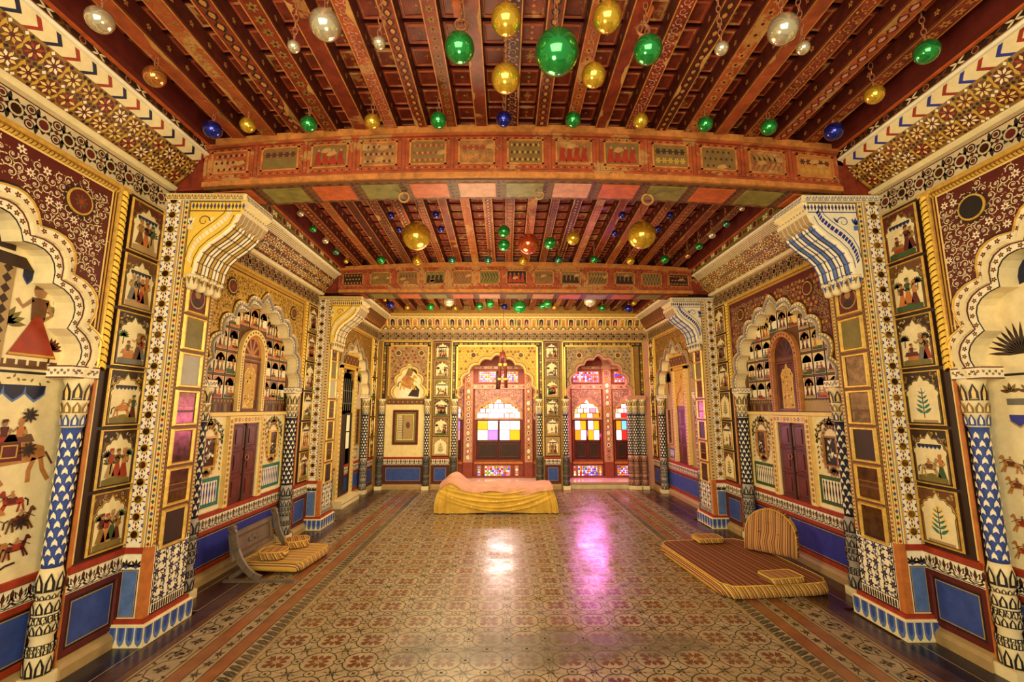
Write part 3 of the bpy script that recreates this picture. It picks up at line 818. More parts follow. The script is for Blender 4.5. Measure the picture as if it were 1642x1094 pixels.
# ------------------------------------------------------------------ shared wall ornament
def lotus_frieze(pn, a0, a1, b0, b1, step, back='white', fill='darkbrown', alt='maroon'):
    n = max(1, int(round((a1-a0)/step))); s = (a1-a0)/n; h = b1-b0
    pn.rect(a0, a1, b0, b1, back); pn.up()
    pn.rect(a0, a1, b0, b0+h*.05, 'black'); pn.rect(a0, a1, b1-h*.05, b1, 'black')
    for k in range(n):
        x = a0+s*(k+.5)
        for t, l in ((pi/2,.80),(pi/2+.42,.74),(pi/2-.42,.74),(pi/2+.84,.64),(pi/2-.84,.64),(pi/2+1.25,.5),(pi/2-1.25,.5)):
            pn.petal(x, b0+h*.1, t, h*l, h*.21, fill); pn.petal(x, b0+h*.15, t, h*l*.72, h*.11, alt if t == pi/2 else back, .0005)
        x2 = a0+s*k
        pn.petal(x2+.001, b1-h*.08, -pi/2, h*.55, h*.22, fill); pn.petal(x2+.001, b1-h*.12, -pi/2, h*.36, h*.12, alt, .0005)
def lotus_row(pn, a0, a1, b0, b1, step, leaf='skyblue', edge='cream', mid='blue'):
    n = max(1, int(round((a1-a0)/step))); s = (a1-a0)/n; h = b1-b0
    pn.rect(a0, a1, b0, b1, edge); pn.up()
    for k in range(n):
        x = a0+s*(k+.5); w = s*.43
        P = [(x-w,b1),(x-w,b0+h*.45),(x-w*.7,b0+h*.18),(x,b0+h*.03),(x+w*.7,b0+h*.18),(x+w,b0+h*.45),(x+w,b1)]
        pn.poly(P, leaf); pn.poly([(x+(a-x)*.55, b1-(b1-b)*.72) for a, b in P], mid, .0005)
def mirror_band(pn, a0, a1, b0, b1, step, back='white', line='black', f1='maroon', mirror='darkmirror', off=0):
    """flowers and small dark mirrors ringed by lobed lines"""
    n = max(1, int(round((a1-a0)/step))); s = (a1-a0)/n; h = b1-b0; m = (b0+b1)/2
    pn.rect(a0, a1, b0, b1, back); pn.up()
    for k in range(n):
        x = a0+s*(k+.5)
        for q in range(8): pn.petal(x, m, q*pi/4, h*.36, h*.20, line)
        pn.disc(x, m, h*.235, back, 12, .0004); pn.disc(x, m, h*.17, mirror if k % 2 == off else f1, 10, .0008)
        for sy in (-1, 1):
            pn.disc(x-s*.5, m+sy*h*.26, h*.17, line, 9, .0003); pn.disc(x-s*.5, m+sy*h*.26, h*.12, back, 9, .0006); pn.disc(x-s*.5, m+sy*h*.26, h*.085, f1, 8, .0009)
            pn.petal(x-s*.25, m+sy*h*.1, pi/2*sy, h*.38, h*.14, line if back != 'black' else 'tan')
        pn.poly([(x-s*.62,m),(x-s*.5,m-h*.09),(x-s*.38,m),(x-s*.5,m+h*.09)], f1, .0005)
def balusters(pn, a0, a1, b0, b1, rail, post, n=9, back='white'):
    pn.rect(a0, a1, b0, b1, back); pn.up(); h = b1-b0; w = h*.09
    pn.outline(a0, a1, b0, b1, w, rail)
    s = (a1-a0-2*w)/n
    for k in range(n):
        x = a0+w+s*(k+.5); c = s*.30
        pn.poly([(x-c*.5,b0+w),(x+c*.5,b0+w),(x+c*.5,b0+h*.25),(x+c,b0+h*.45),(x+c*.5,b0+h*.68),(x+c*.9,b0+h*.80),(x,b1-w),(x-c*.9,b0+h*.80),(x-c*.5,b0+h*.68),(x-c,b0+h*.45),(x-c*.5,b0+h*.25)], post)

# ---- jamb columns: base, scaled shaft, lotus capital (shared meshes)
_COLM = {}
def column_meshes(dark, light, pot, R=.062):
    k = (dark, light, pot, R)
    if k in _COLM: return _COLM[k]
    mb = MB(ID)
    r = R
    mb.box(-r*1.25, r*1.25, -r*1.25, r*1.25, 0, .07, 'cream')
    prof = [(r*1.1,.07),(r*1.2,.10),(r*1.15,.20),(r*.95,.27),(r*1.12,.29),(r*1.2,.33),(r*1.0,.36),(r*1.15,.39),(r*1.2,.45),(r*.95,.49),(r*1.05,.52),(r*1.2,.60),(r*.95,.66)]
    mb.lathe(prof, 12, pot)
    def leaves(z, h, rr, n, col, tip, up=1):
        for q in range(n):
            t = 2*pi*q/n; w = pi/n*.9
            A = Vector((cos(t-w)*rr, sin(t-w)*rr, z)); B = Vector((cos(t+w)*rr, sin(t+w)*rr, z)); 
            C = Vector((cos(t)*rr*1.05, sin(t)*rr*1.05, z+h*up)); m1 = Vector((cos(t-w*.9)*rr*1.04, sin(t-w*.9)*rr*1.04, z+h*.5*up)); m2 = Vector((cos(t+w*.9)*rr*1.04, sin(t+w*.9)*rr*1.04, z+h*.5*up))
            mb.face([A,B,m2,C,m1], col)
            if tip:
                g = [Vector((p.x*1.012, p.y*1.012, z+h*.12*up+(p.z-z)*.7)) for p in (A.lerp(B,.3), A.lerp(B,.7), m2.lerp(m1,.28), C, m1.lerp(m2,.28))]
                mb.face(g, tip)
    for z, h, n, up in ((.075,.10,9,1),(.185,.05,14,1),(.245,.04,14,-1),(.30,.055,12,1),(.36,.03,16,1),(.40,.05,14,-1),(.41,.07,10,1),(.49,.03,16,1),(.53,.11,8,1)): leaves(z, h, r*1.23, n, 'black', pot, up)
    base = mb.mesh('column_base')
    mb = MB(ID)
    mb.lathe([(r*.92,.66),(r*.95,.70),(r*.88,1.42),(r*.95,1.48)], 12, dark)
    rows = 15; n = 7
    for j in range(rows):
        z = .68 + j*(.78/rows)
        for q in range(n):
            t = 2*pi*(q+.5*(j % 2))/n; w = pi/n*.62; rr = r*1.0; h = .045
            mb.face([(cos(t-w)*rr, sin(t-w)*rr, z),(cos(t)*rr*1.03, sin(t)*rr*1.03, z+.012),(cos(t+w)*rr, sin(t+w)*rr, z),(cos(t+w*.8)*rr, sin(t+w*.8)*rr, z+h*.55),(cos(t)*rr*1.02, sin(t)*rr*1.02, z+h),(cos(t-w*.8)*rr, sin(t-w*.8)*rr, z+h*.55)], light)
    shaft = mb.mesh('column_shaft')
    mb = MB(ID)
    mb.lathe([(r*.95,1.48),(r*1.1,1.49),(r*1.05,1.56),(r*1.2,1.57),(r*1.1,1.62),(r*1.28,1.66),(r*1.15,1.74),(r*1.38,1.77),(r*1.38,1.79)], 12, 'cream')
    leaves(1.49,.075,r*1.14,9,dark,light); leaves(1.57,.07,r*1.25,9,'darkgold','cream'); leaves(1.65,.11,r*1.3,8,'darkbrown','lightgold')
    cap = mb.mesh('column_capital')
    _COLM[k] = (base, shaft, cap); return _COLM[k]
def column(fr, a, c, parent, dark='navy', light='white', pot='cream', R=.062, z0=0.0):
    b, s, k = column_meshes(dark, light, pot, R)
    p = fr(a, 0, c)
    sh = put('column', s, parent, Matrix.Translation(p))
    put('column_base', b, sh); put('column_capital', k, sh)
    return sh
def rope(fr, pts, r, parent, name='rope_moulding', m1='yellow', m2='brown'):
    """twisted cable moulding: slanted lobes along a straight run (a0,b0)-(a1,b1)"""
    (a0,b0),(a1,b1) = pts; ln = sqrt((a1-a0)**2+(b1-b0)**2); n = int(ln/(r*1.5)); mb = MB(fr)
    ua, ub = (a1-a0)/ln, (b1-b0)/ln; na, nb = -ub, ua
    def P(t, w, c): return fr(a0+ua*t+na*w, b0+ub*t+nb*w, c)
    k = [(-1,0),(-.7,.7),(0,1),(.7,.7),(1,0)]
    for j in range(n):
        t0 = ln*j/n; s = ln/n
        for q in range(4):
            (w0,h0),(w1,h1) = k[q], k[q+1]
            for e0, e1, g0, g1, mm in ((0,.12,.55,.9,m2),(.12,.5,.9,1,m1),(.5,.88,1,.9,m1),(.88,1.,.9,.55,m2)):
                mb.face([P(t0+s*(e0+w0*.35), w0*r, h0*r*g0), P(t0+s*(e1+w0*.35), w0*r, h0*r*g1), P(t0+s*(e1+w1*.35), w1*r, h1*r*g1), P(t0+s*(e0+w1*.35), w1*r, h1*r*g0)], mm)
    return mb.build(name, parent)
def fillet(fr, a0, a1, b0, b1, c, mat, parent, name='gilt_fillet'):
    mb = MB(fr); mb.box(a0, a1, b0, b1, 0, c, mat); return mb.build(name, parent)
def dado(fr, a0, a1, parent, c=0.0, blue='blue', floral=True, step=.095, strip='red', frame_c='maroon'):
    f = fr.at(0, 0, c)
    mb = MB(f); mb.sweep([(0,.0),(.045,.0),(.045,.06),(.03,.085),(.0,.10)], a0, a1, 'tan'); mb.build('base_moulding', parent)
    mb = MB(f); mb.box(a0, a1, .10, .475, -.01, 0, 'red' if frame_c == 'red' else 'maroon')
    e = min(.05, (a1-a0)*.15)
    mb.frame(a0, a1, .105, .475, e*.8, 0, .012, frame_c, bev=.006)
    pn = Pen(mb, f, .001); pn.rect(a0+e*.9, a1-e*.9, .10+e*.9, .475-e*.9, 'black'); pn.up(); pn.rect(a0+e*1.15, a1-e*1.15, .10+e*1.15, .475-e*1.15, 'tan'); pn.up()
    pn.rect(a0+e*1.3, a1-e*1.3, .10+e*1.3, .475-e*1.3, blue); mb.build('dado_panel', parent)
    mb = MB(f); mb.box(a0, a1, .475, .592, -.01, .012, 'white'); pn = Pen(mb, f, .0128); lotus_frieze(pn, a0, a1, .48, .59, step); mb.build('lotus_band', parent)
    mb = MB(f); mb.box(a0, a1, .592, .632, -.01, .026, strip); mb.build('red_strip', parent)
def put_mini(fr, a, b, parent, style, seed, ground='maroon', w=.31, h=.40, c=.012):
    return put('miniature_panel', mini(style, seed, ground, w, h), parent, facing(fr, a, b, c))

# ------------------------------------------------------------------ piers
FRAMED = []
def framed(fr, a, b, w, h, label, glass, group, seed=0, cat='frame', name='framed_mirror', art=None, depth=.02, rim='gilt'):
    """gilt frame with dark glass; local frame LOC"""
    key = ('fr', w, h, rim, depth)
    if key not in _MINI:
        mb = MB(LOC); mb.frame(-w/2, w/2, -h/2, h/2, w*.10, 0, depth, rim, bev=w*.03); mb.box(-w/2, w/2, -h/2, h/2, -.002, .001, 'brown')
        _MINI[key] = mb.mesh('frame')
    root = empty(name); tag(root, label, cat, group)
    root.matrix_local = facing(fr, a, b, .003)
    put('frame', _MINI[key], root)
    mb = MB(LOC); iw, ih = w*.41, h/2-w*.09
    mb.box(-iw, iw, -ih, ih, .001, .005, glass)
    pn = Pen(mb, LOC, .0056); r = random.Random(seed)
    if art == 'portrait':
        pn.disc(0, -ih*.1, iw*.55, 'maroon', 10); pn.disc(0, ih*.25, iw*.32, 'skin', 10, .0005); pn.ring(0, 0, iw*.75, iw*.85, 'tan', 16, .0006)
        pn.petal(0, -ih*.8, pi/2, ih*.8, iw, 'darkbrown', .0002)
    elif art == 'relief':
        for k in range(16): pn.petal(r.uniform(-.6,.6)*iw, r.uniform(-.8,.8)*ih, r.random()*6.3, iw*.6, iw*.3, r.choice(('grey','silver','darkbrown','white')), k*.0002)
    elif art == 'panel':
        pn.outline(-iw*.8, iw*.8, -ih*.85, ih*.85, .016, 'lightgold'); pn.rect(-iw*.68, -iw*.3, -ih*.78, ih*.78, 'beige'); pn.rect(-iw*.2, iw*.68, -ih*.78, ih*.78, 'tan'); pn.up(); pn.disc(iw*.25, .04, iw*.2, 'brown', 10, ry=ih*.22)
        for k in range(9): pn.rect(-iw*.66, -iw*.34, -ih*.7+ih*.16*k, -ih*.66+ih*.16*k, 'olive')
    elif art == 'landscape':
        pn.rect(-iw, iw, -ih*.3, -ih*.15, 'brown'); pn.rect(-iw, iw, ih*.1, ih*.15, 'darkgold')
    mb.build('glass', root)
    return root
def build_pier(side, yp, T, label, hot):
    s = 1 if side == 'left' else -1
    W0 = WL if s > 0 else WR
    D, LEN = .19, .38
    xi = W0 + s*D
    root = empty('painted_pier', (W0, yp, 0)); tag(root, label, 'pier', 'painted piers carrying the beams')
    FRN = Fr((0,0,0), X3*s, Z3, -Y3); INN = Fr((s*D,0,0), Y3, Z3, X3*s); BCK = Fr((0,LEN,0), X3*s, Z3, Y3)
    mb = MB(FRN); mb.box(-.2, D-.004, .10, T, -LEN+.004, -.004, 'tan'); mb.build('pier_core', root)
    # front: white strip with round mirrors
    mb = MB(FRN); mb.box(.0, .145, .632, T, -.004, .012, 'white'); pn = Pen(mb, FRN, .0125)
    for a in (.004, .128): pn.rect(a, a+.013, .632, T, 'gold')
    pn.rect(.019,.022,.632,T,'red'); pn.rect(.123,.126,.632,T,'red'); pn.up()
    n = 22; st = (T-.66)/n; pos = []
    for k in range(n):
        b = .66+st*(k+.5); pos.append(b)
        for q in range(8):
            t = q*pi/4+pi/8; pn.petal(.0725, b, t, .024, .010, 'blue' if q % 2 else 'darkbrown', r0=.030)
        for sx in (-1, 1):
            for sy in (-1, 1):
                pn.petal(.0725+sx*.036, b+sy*st*.5, pi/2*(1-sx)+sx*sy*-.6, .024, .011, 'royal')
        pn.petal(.0725, b+st*.5, pi/2, st*.2, .014, 'red'); pn.petal(.0725, b+st*.5, -pi/2, st*.2, .014, 'red')
    strip = mb.build('mirror_strip', root)
    me = MB(LOC); q = Pen(me, LOC, .0); me.prism([(.032*cos(k*pi/6), .032*sin(k*pi/6)) for k in range(12)], 0, .004, 'gilt', fr=LOC)
    me.prism([(.0245*cos(k*pi/6), .0245*sin(k*pi/6)) for k in range(12)], .004, .006, 'mirror', fr=LOC); me = me.mesh('mirror_roundel')
    for b in pos: put('mirror_roundel', me, strip, facing(FRN, .0725, b, .0145))
    # gilt corner strips on both faces
    for F, a0, a1 in ((FRN, .147, D), (INN, 0, .032), (INN, LEN-.03, LEN)):
        mb = MB(F); mb.box(a0, a1, .632, T, -.004, .006, 'lightgold'); pn = Pen(mb, F, .0065); b = .65; k = 0
        pn.rect(a0, a0+.005, .632, T, 'brown'); pn.rect(a1-.005, a1, .632, T, 'brown')
        m = (a0+a1)/2; w = (a1-a0)*.3
        while b < T-.02:
            pn.poly([(m-w,b),(m,b-w*1.3),(m+w,b),(m,b+w*1.3)], ('red','green','blue')[k % 3] if a1-a0 > .035 else ('brown','red')[k % 2]); b += w*3.2; k += 1
        mb.build('edge_strip', root)
    # inner face: brown ground behind the frames, flowered panel below
    mb = MB(INN); mb.box(.032, LEN-.03, .632, T, -.004, .003, 'brown'); pn = Pen(mb, INN, .0036)
    for a in (.044, LEN-.052):
        b = .66
        while b < T-.6: pn.petal(a+.003, b, pi/2, .03, .012, 'darkgold'); b += .034
    mb.build('inner_face', root)
    mb = MB(INN); mb.box(.035, LEN, .17, .632, -.004, .008, 'white'); pn = Pen(mb, INN, .0085)
    pn.outline(.035, LEN, .17, .632, .008, 'black'); 
    for k in range(14):
        a = .05+(LEN-.065)*(k+.5)/14; pn.poly([(a-.008,.185),(a,.175),(a+.008,.185),(a+.008,.225),(a,.235),(a-.008,.225)], 'darkbrown'); pn.petal(a, .60, pi/2, .028, .018, 'darkbrown')
    pn.rect(.035, LEN, .238, .244, 'black'); pn.rect(.035, LEN, .585, .591, 'black')
    rr = random.Random(int(yp)); c0 = (.035+LEN)/2
    for k in range(5):
        for j in range(6):
            x = .066+(LEN-.098)*k/4; y = .27+.29*j/5
            if (k+j) % 2: pn.flower(x, y, .034, 6, 'darkbrown', 'blue', k)
            else:
                pn.spiral(x, y, .036, j, 1 if k % 2 else -1, .007, 'black', 9)
                for q in range(3): pn.petal(x, y, q*2.1+k, .036, .016, 'blue' if q == 0 else 'darkbrown', .0005)
    mb.build('flowered_panel', root)
    # red corner and small blue panel on the front
    mb = MB(FRN); mb.box(.142, D+.004, .165, .632, -.06, .016, 'orange'); mb.build('corner_post', root)
    mb = MB(FRN); mb.box(0, .145, .592, .632, 0, .022, 'red'); mb.build('red_strip', root)
    mb = MB(FRN); mb.box(0, .14, .165, .592, 0, .008, 'white'); pn = Pen(mb, FRN, .0086)
    for k in range(2):
        x = .036+.068*k
        for t in (.3,.9,1.57,2.2,2.85): pn.petal(x, .50, t, .055, .018, 'darkbrown')
        pn.disc(x, .50, .012, 'blue', 7, .0005)
    pn.rect(.012,.128,.175,.485,'black'); pn.up(); pn.rect(.017,.123,.18,.48,'tan'); pn.up(); pn.rect(.022,.118,.185,.475,'skyblue')
    mb.build('blue_panel', root)
    # plinth with lotus leaves
    mb = MB(FRN); e = .05
    mb.box(-.02, D+e, 0, .135, -LEN-e, e, 'cream'); mb.box(-.02, D+e*.6, .135, .168, -LEN-e*.6, e*.6, 'red'); mb.box(-.02, D+e*.85, .125, .142, -LEN-e*.85, e*.85, 'cream')
    for F, a0, a1, cc in ((FRN.at(0,0,e), 0, D+e, .001), (INN.at(0,0,e), -e, LEN+e, .001)):
        pn = Pen(mb, F, cc); lotus_row(pn, a0, a1, .004, .128, .058 if F.n.y else .085)
    mb.build('plinth', root)
    # bracket: scrolled console reaching into the room
    dz = T-3.28
    P = [(0,2.60),(.065,2.60),(.075,2.66),(.085,2.74),(.12,2.82),(.18,2.885),(.27,2.955),(.335,3.02),(.365,3.09),(.37,3.12),(.42,3.125),(.425,3.17),(.40,3.19),(.44,3.21),(.445,3.28),(0,3.28)]
    P = [(a, b+dz) for a, b in P]
    body = 'gold' if hot else 'white'
    BF2 = FRN.at(D, 0, 0)
    mb = MB(BF2)
    mb.prism([(a-.004, b) for a, b in P], -LEN, .0, 'yellow' if hot else 'white', 'cream')
    mb.box(-D+.0, .445, 3.225+dz, 3.28+dz, -LEN, .022, 'cream')
    br = mb.build('bracket', root)
    for k in range(9):                                     # flutes following the scroll
        y = LEN*(k+.5)/9
        mb = MB(ID); mb.tube([BF2(a-.004, b+.004, -y) for a, b in P[1:9]], .0185, ('white','gold','white')[k % 3] if hot else ('white','skyblue','white')[k % 3], 8)
        for q in range(1, 8):
            a, b = P[q]; mb.tube([BF2(a+.013, b-.013, -y-.013), BF2(a+.017, b-.017, -y), BF2(a+.013, b-.013, -y+.013)], .004, 'brown' if hot else 'blue', 4)
        mb.build('flute', br)
        mb = MB(ID); mb.tube([BF2(a+.002, b-.002, -y-.021) for a, b in P[1:9]], .007, 'darkbrown' if k % 2 else ('blue' if not hot else 'brown'), 5); mb.build('bead', br)
    for k in range(7):                                     # lotus leaves under the abacus
        y = LEN*(k+.5)/7
        mb = MB(BF2); mb.prism([(.34,3.03+dz),(.385,3.06+dz),(.41,3.13+dz),(.36,3.13+dz)], -y-.021, -y+.021, 'white', 'tan'); mb.build('leaf_tip', br)
    for k in range(4):                                     # lotus drops
        y = LEN*(k+.5)/4; c = BF2(.045, 2.60+dz, -y)
        mb = MB(ID); mb.lathe([(.012,-.085),(.036,-.07),(.042,-.03),(.050,.0),(.056,.015),(.056,.03)], 9, 'cream', at=c)
        for q in range(9):
            t = 2*pi*q/9; r0, r1 = .045, .058
            mb.face([c+Vector((cos(t-.28)*.053,sin(t-.28)*.053,.012)), c+Vector((cos(t+.28)*.053,sin(t+.28)*.053,.012)), c+Vector((cos(t)*.046,sin(t)*.046,-.05))], 'blue' if q % 2 and not hot else 'darkgold')
        mb.build('lotus_drop', br)
    mb = MB(BF2); pn = Pen(mb, BF2, .0015)
    lotus_frieze(Pen(mb, BF2.at(0,0,.022), .001), -D+.01, .43, 3.232+dz, 3.275+dz, .05, 'lightgold' if hot else 'white', 'brown' if hot else 'blue', 'red')
    for k in range(22):
        x = -D+.02+(.40+D)*k/21; pn.poly([(x-.011,3.185+dz),(x,3.155+dz),(x+.011,3.185+dz),(x,3.215+dz)], ('maroon','blue')[k % 2] if not hot else ('brown','blue')[k % 2])
    AF = Fr(BF2(.4455, 0, 0), Y3, Z3, X3*s); pa = Pen(mb, AF, .001)
    lotus_frieze(pa, .0, LEN, 3.232+dz, 3.278+dz, .05, 'white', 'brown' if hot else 'blue', 'red')
    AG = Warp(lambda a, b, c=0.0: BF2(.445-.04*(1-b)+.004+c, 3.19+dz+.02*b, -a)); pa = Pen(mb, AG, .002)
    AH = Warp(lambda a, b, c=0.0: BF2(.372+.052*b+.004+c, 3.12+dz+.05*b-.004, -a)); pb = Pen(mb, AH, .003)
    for k in range(10):
        y = LEN*(k+.5)/10; pb.poly([(y-.014,.1),(y+.014,.1),(y+.018,.6),(y,.98),(y-.018,.6)], 'brown' if hot else 'blue'); pb.poly([(y-.008,.15),(y+.008,.15),(y+.010,.6),(y,.85),(y-.010,.6)], 'white', .0006)
    pn.rect(-D+.01, .40, 3.14+dz, 3.148+dz, 'blue' if not hot else 'brown'); pn.rect(-D+.01,.40,3.217+dz,3.224+dz,'darkbrown')
    inner = [(a-.03, b+.05) for a, b in P[2:9]]
    for j in range(len(inner)-1):                          # brick-like border along the scroll
        (a0,b0),(a1,b1) = inner[j], inner[j+1]
        for q in range(3):
            t0, t1 = (q+.12)/3, (q+.88)/3
            p0, p1 = (a0+(a1-a0)*t0, b0+(b1-b0)*t0), (a0+(a1-a0)*t1, b0+(b1-b0)*t1)
            pn.poly([p0, p1, (p1[0]-.022, p1[1]+.03), (p0[0]-.022, p0[1]+.03)], 'white' if hot else 'royal')
    pn.stroke([(a-.035, b+.055) for a, b in inner], .006, 'brown' if hot else 'blue', .0004)
    pn.stroke([(a+.018, b-.03) for a, b in inner], .006, 'brown' if hot else 'blue', .0004)
    pn.spiral(.12, 3.06+dz, .05, 0, 1, .010, 'brown' if hot else 'blue', 12); pn.petal(.16, 3.05+dz, .9, .06, .02, 'white' if hot else 'blue')
    for k in range(3): pn.petal(.02, 3.03+dz, pi/2+(k-1)*.45, .07, .022, 'white' if hot else 'blue'); 
    pn.rect(.0,.04,2.99+dz,3.03+dz,'cream' if hot else 'skyblue'); pn.rect(-.02,-.005,2.7+dz,3.13+dz,'cream')
    mb.build('bracket_painting', br)
    return root, Fr((xi,yp,0), Y3, Z3, X3*s)
ORD = ['top','second','third','fourth','fifth','sixth','lowest']
PIERS = [('left',3.37,3.28,'near left pier with white mirrored strip and yellow scrolled bracket',True,'near left pier'),
         ('right',3.37,3.30,'near right pier with white mirrored strip and blue-white scrolled bracket',False,'near right pier'),
         ('left',6.30,3.19,'far left pier beside the dark doorway, with yellow bracket',True,'far left pier'),
         ('right',6.30,3.19,'far right pier washed in pink window light, with pale bracket',False,'far right pier')]
for side, yp, T, label, hot, where in PIERS:
    root, inn = build_pier(side, yp, T, label, hot)
    for k in range(7):
        b = 2.48 - .292*k + (T-3.28)*(.9 if k == 0 else .5 if k == 1 else .2)
        gl = ['maroon','olive','silver','darkmirror','darkmirror','darkmirror','darkbrown'][k] if side == 'left' else ['maroon','olive','darkmirror','darkmirror','darkbrown','darkmirror','darkmirror'][k]
        wd = {'maroon':'a red portrait','olive':'dull olive glass','silver':'pale clouded glass','darkmirror':'dark mirror glass','darkbrown':'blackened glass'}[gl]
        framed(inn, .185, b, .255, .276, 'gilt frame with %s, %s of seven on the %s' % (wd, ORD[k], where), gl, 'gilt frames on the piers', k+int(yp), art=('portrait' if k == 0 else 'landscape' if k in (3,5) else None))

# ------------------------------------------------------------------ side wall bays
HWS = {1: (.90,.885,1.0,9), 2: (.945,.93,.62,11), 3: (.945,.92,.62,9)}   # half width of recess, of arch; width of its mouldings; lobes
DEP = .125
def upper_bands(fr, wall, y0, y1, zb, dc, bay, side):
    """mirror band, white moulding, cove with chevrons up to the ceiling"""
    mb = MB(fr); mb.box(y0, y1, zb, zb+.18, -.06, .012, 'white')
    pn = Pen(mb, fr, .0126)
    back = {1:'grey', 2:'tan', 3:'tan'}[bay]
    mirror_band(pn, y0, y1, zb+.006, zb+.175, .15 if bay == 1 else .13, 'beige' if bay == 1 else back)
    pn.up(2); pn.rect(y0, y1, zb+.002, zb+.010, 'gold'); pn.rect(y0, y1, zb+.170, zb+.178, 'maroon')
    mb.build('mirror_band', wall)
    h = zb+.18
    mb = MB(fr); mb.sweep([(.0,h),(.055,h+.0),(.075,h+.015),(.075,h+.03),(.055,h+.045),(.0,h+.05)], y0, y1, 'cream'); mb.build('cornice_moulding', wall)
    h += .045
    # cove
    c0, b0, c1, b1 = .05, h, .205, h+.19
    mb = MB(fr)
    K = 6; prof = []
    for k in range(K+1):
        t = k/K; prof.append((c0+(c1-c0)*t + .018*sin(pi*t)*.6, b0+(b1-b0)*t - .018*sin(pi*t)*.6))
    gcol = {1:'darkgold', 2:'brown' if side == 'left' else 'tan', 3:'brown'}[bay]
    mb.sweep(prof + [(c1,b1+.1),(0,b1+.1),(0,b0)], y0, y1, gcol)
    L = sqrt((c1-c0)**2+(b1-b0)**2); ux, uz = (c1-c0)/L, (b1-b0)/L
    def cv(a, b, c=0.0):
        t = min(max(b, 0), 1); bow = .018*.6*sin(pi*t)
        return fr(a, b0+(b1-b0)*t - bow - ux*c, c0+(c1-c0)*t + bow + uz*c)
    S = 1/L
    pn = Pen(mb, Warp(cv), .002, .0004)
    rg = random.Random(bay*3+len(side))
    if bay in (1, 2):
        nn = int((y1-y0)/.105); s = (y1-y0)/nn
        for row in range(2):
            for k in range(nn):
                x = y0+s*(k+.5*(row % 2)+.25); y = .27+.46*row
                colr = ('gold','lightgold','white','red')[(k*3+row) % 4] if bay == 1 else ('cream','tan','orange','cream')[(k*3+row) % 4]
                def pol(r0, t): return (x+r0*cos(t), y+r0*S*sin(t))
                pn.poly([pol(.05, q*pi/6) for q in range(12)], ('brown','maroon','darkgold','brown','maroon')[(k*2+row) % 5])
                pn.poly([pol(.0515 if q % 2 else .040, q*pi/8) for q in range(16)], ('maroon','brown','maroon')[(k+row) % 3], .0002)
                for q in range(8):
                    t = q*pi/4
                    pn.poly([pol(.008,t),pol(.03,t-.28),pol(.048,t),pol(.03,t+.28)], colr if q % 2 else 'lightgold', .0004)
                pn.poly([pol(.014, q*pi/3) for q in range(6)], 'maroon', .0008)
                for sx in (-1, 1):
                    for rr, tt in ((.062,.9),(.062,-.9)):
                        px_, py_ = x+sx*.04, y+.052*S*(1 if tt > 0 else -1)
                        if .03 < py_ < .97: pn.poly([(px_-.011,py_),(px_,py_-.012*S),(px_+.011,py_),(px_,py_+.012*S)], rg.choice(('black','maroon','white')), .0006)
                a_ = x+s*.5
                pn.poly([(a_-.016,y),(a_-.006,y-.05*S),(a_+.01,y-.02*S),(a_+.018,y+.03*S),(a_-.002,y+.05*S)], 'gold', .0003)
    else:
        nn = int((y1-y0)/.11); s = (y1-y0)/nn
        for k in range(nn):
            x = y0+s*(k+.5)
            pn.poly([(x-.04,.1),(x+.04,.1),(x+.048,.5),(x,.95),(x-.048,.5)], 'maroon'); pn.poly([(x-.03,.14),(x+.03,.14),(x+.034,.5),(x,.86),(x-.034,.5)], 'amber', .0004)
    mb.build('cove', wall)
    # chevron band
    c2, b2 = c1+.065, b1+.062
    mb = MB(fr); mb.sweep([(c1,b1),(c2,b2),(c2,b2+.04),(c1-.05,b2+.04)], y0, y1, 'cream')
    L2 = sqrt((c2-c1)**2+(b2-b1)**2)
    ch = Warp(lambda a, b, c=0.0: fr(a, b1+(b2-b1)*b - (c2-c1)/L2*c, c1+(c2-c1)*b + (b2-b1)/L2*c))
    pn = Pen(mb, ch, .0012)
    if bay == 1 or side == 'x':
        n = int((y1-y0)/.052); s = (y1-y0)/n; cols = ('red','cream','navy' if side == 'left' else 'royal','cream')
        for k in range(n):
            x = y0+s*k; cc = cols[k % 4]
            if cc == 'cream': continue
            pn.poly([(x,0),(x+s*.5,0),(x+s*1.4,.5),(x+s*.5,1),(x,1),(x+s*.9,.5)], cc)
    else:
        n = int((y1-y0)/.03); s = (y1-y0)/n
        for k in range(n): pn.poly([(y0+s*k,0),(y0+s*(k+.35),0),(y0+s*(k+1.1),1),(y0+s*(k+.75),1)], 'brown')
    mb.build('chevron_band', wall)
    mb = MB(fr); mb.sweep([(c2-.02,b2),(c2+.02,b2+.004),(c2+.03,b2+.018),(c2+.02,b2+.032),(c2-.02,b2+.036)], y0, y1, 'white'); mb.build('cornice_moulding', wall)
    b3 = b2+.036
    mb = MB(fr); t = 3.70 - dc
    mb.box(y0, y1, b3, t+.12, c2-.2, c2+.012, 'olive' if bay > 1 else 'darkbrown')
    pn = Pen(mb, fr, c2+.0126); n = int((y1-y0)/.10); s = (y1-y0)/n; m = (b3+t)/2; hh = max(.03, t-b3)
    for k in range(n):
        x = y0+s*(k+.5)
        if k % 3 == 0: pn.disc(x, m, hh*.3, 'maroon', 9); pn.ring(x, m, hh*.3, hh*.38, 'tan', 10)
        else:
            for q in (.4, 2.7, 3.6, 5.8): pn.petal(x, m, q, s*.5, hh*.22, ('maroon','cream','brown')[k % 3])
    pn.rect(y0, y1, b3+.002, b3+.008, 'brown')
    mb.build('frieze_strip', wall)

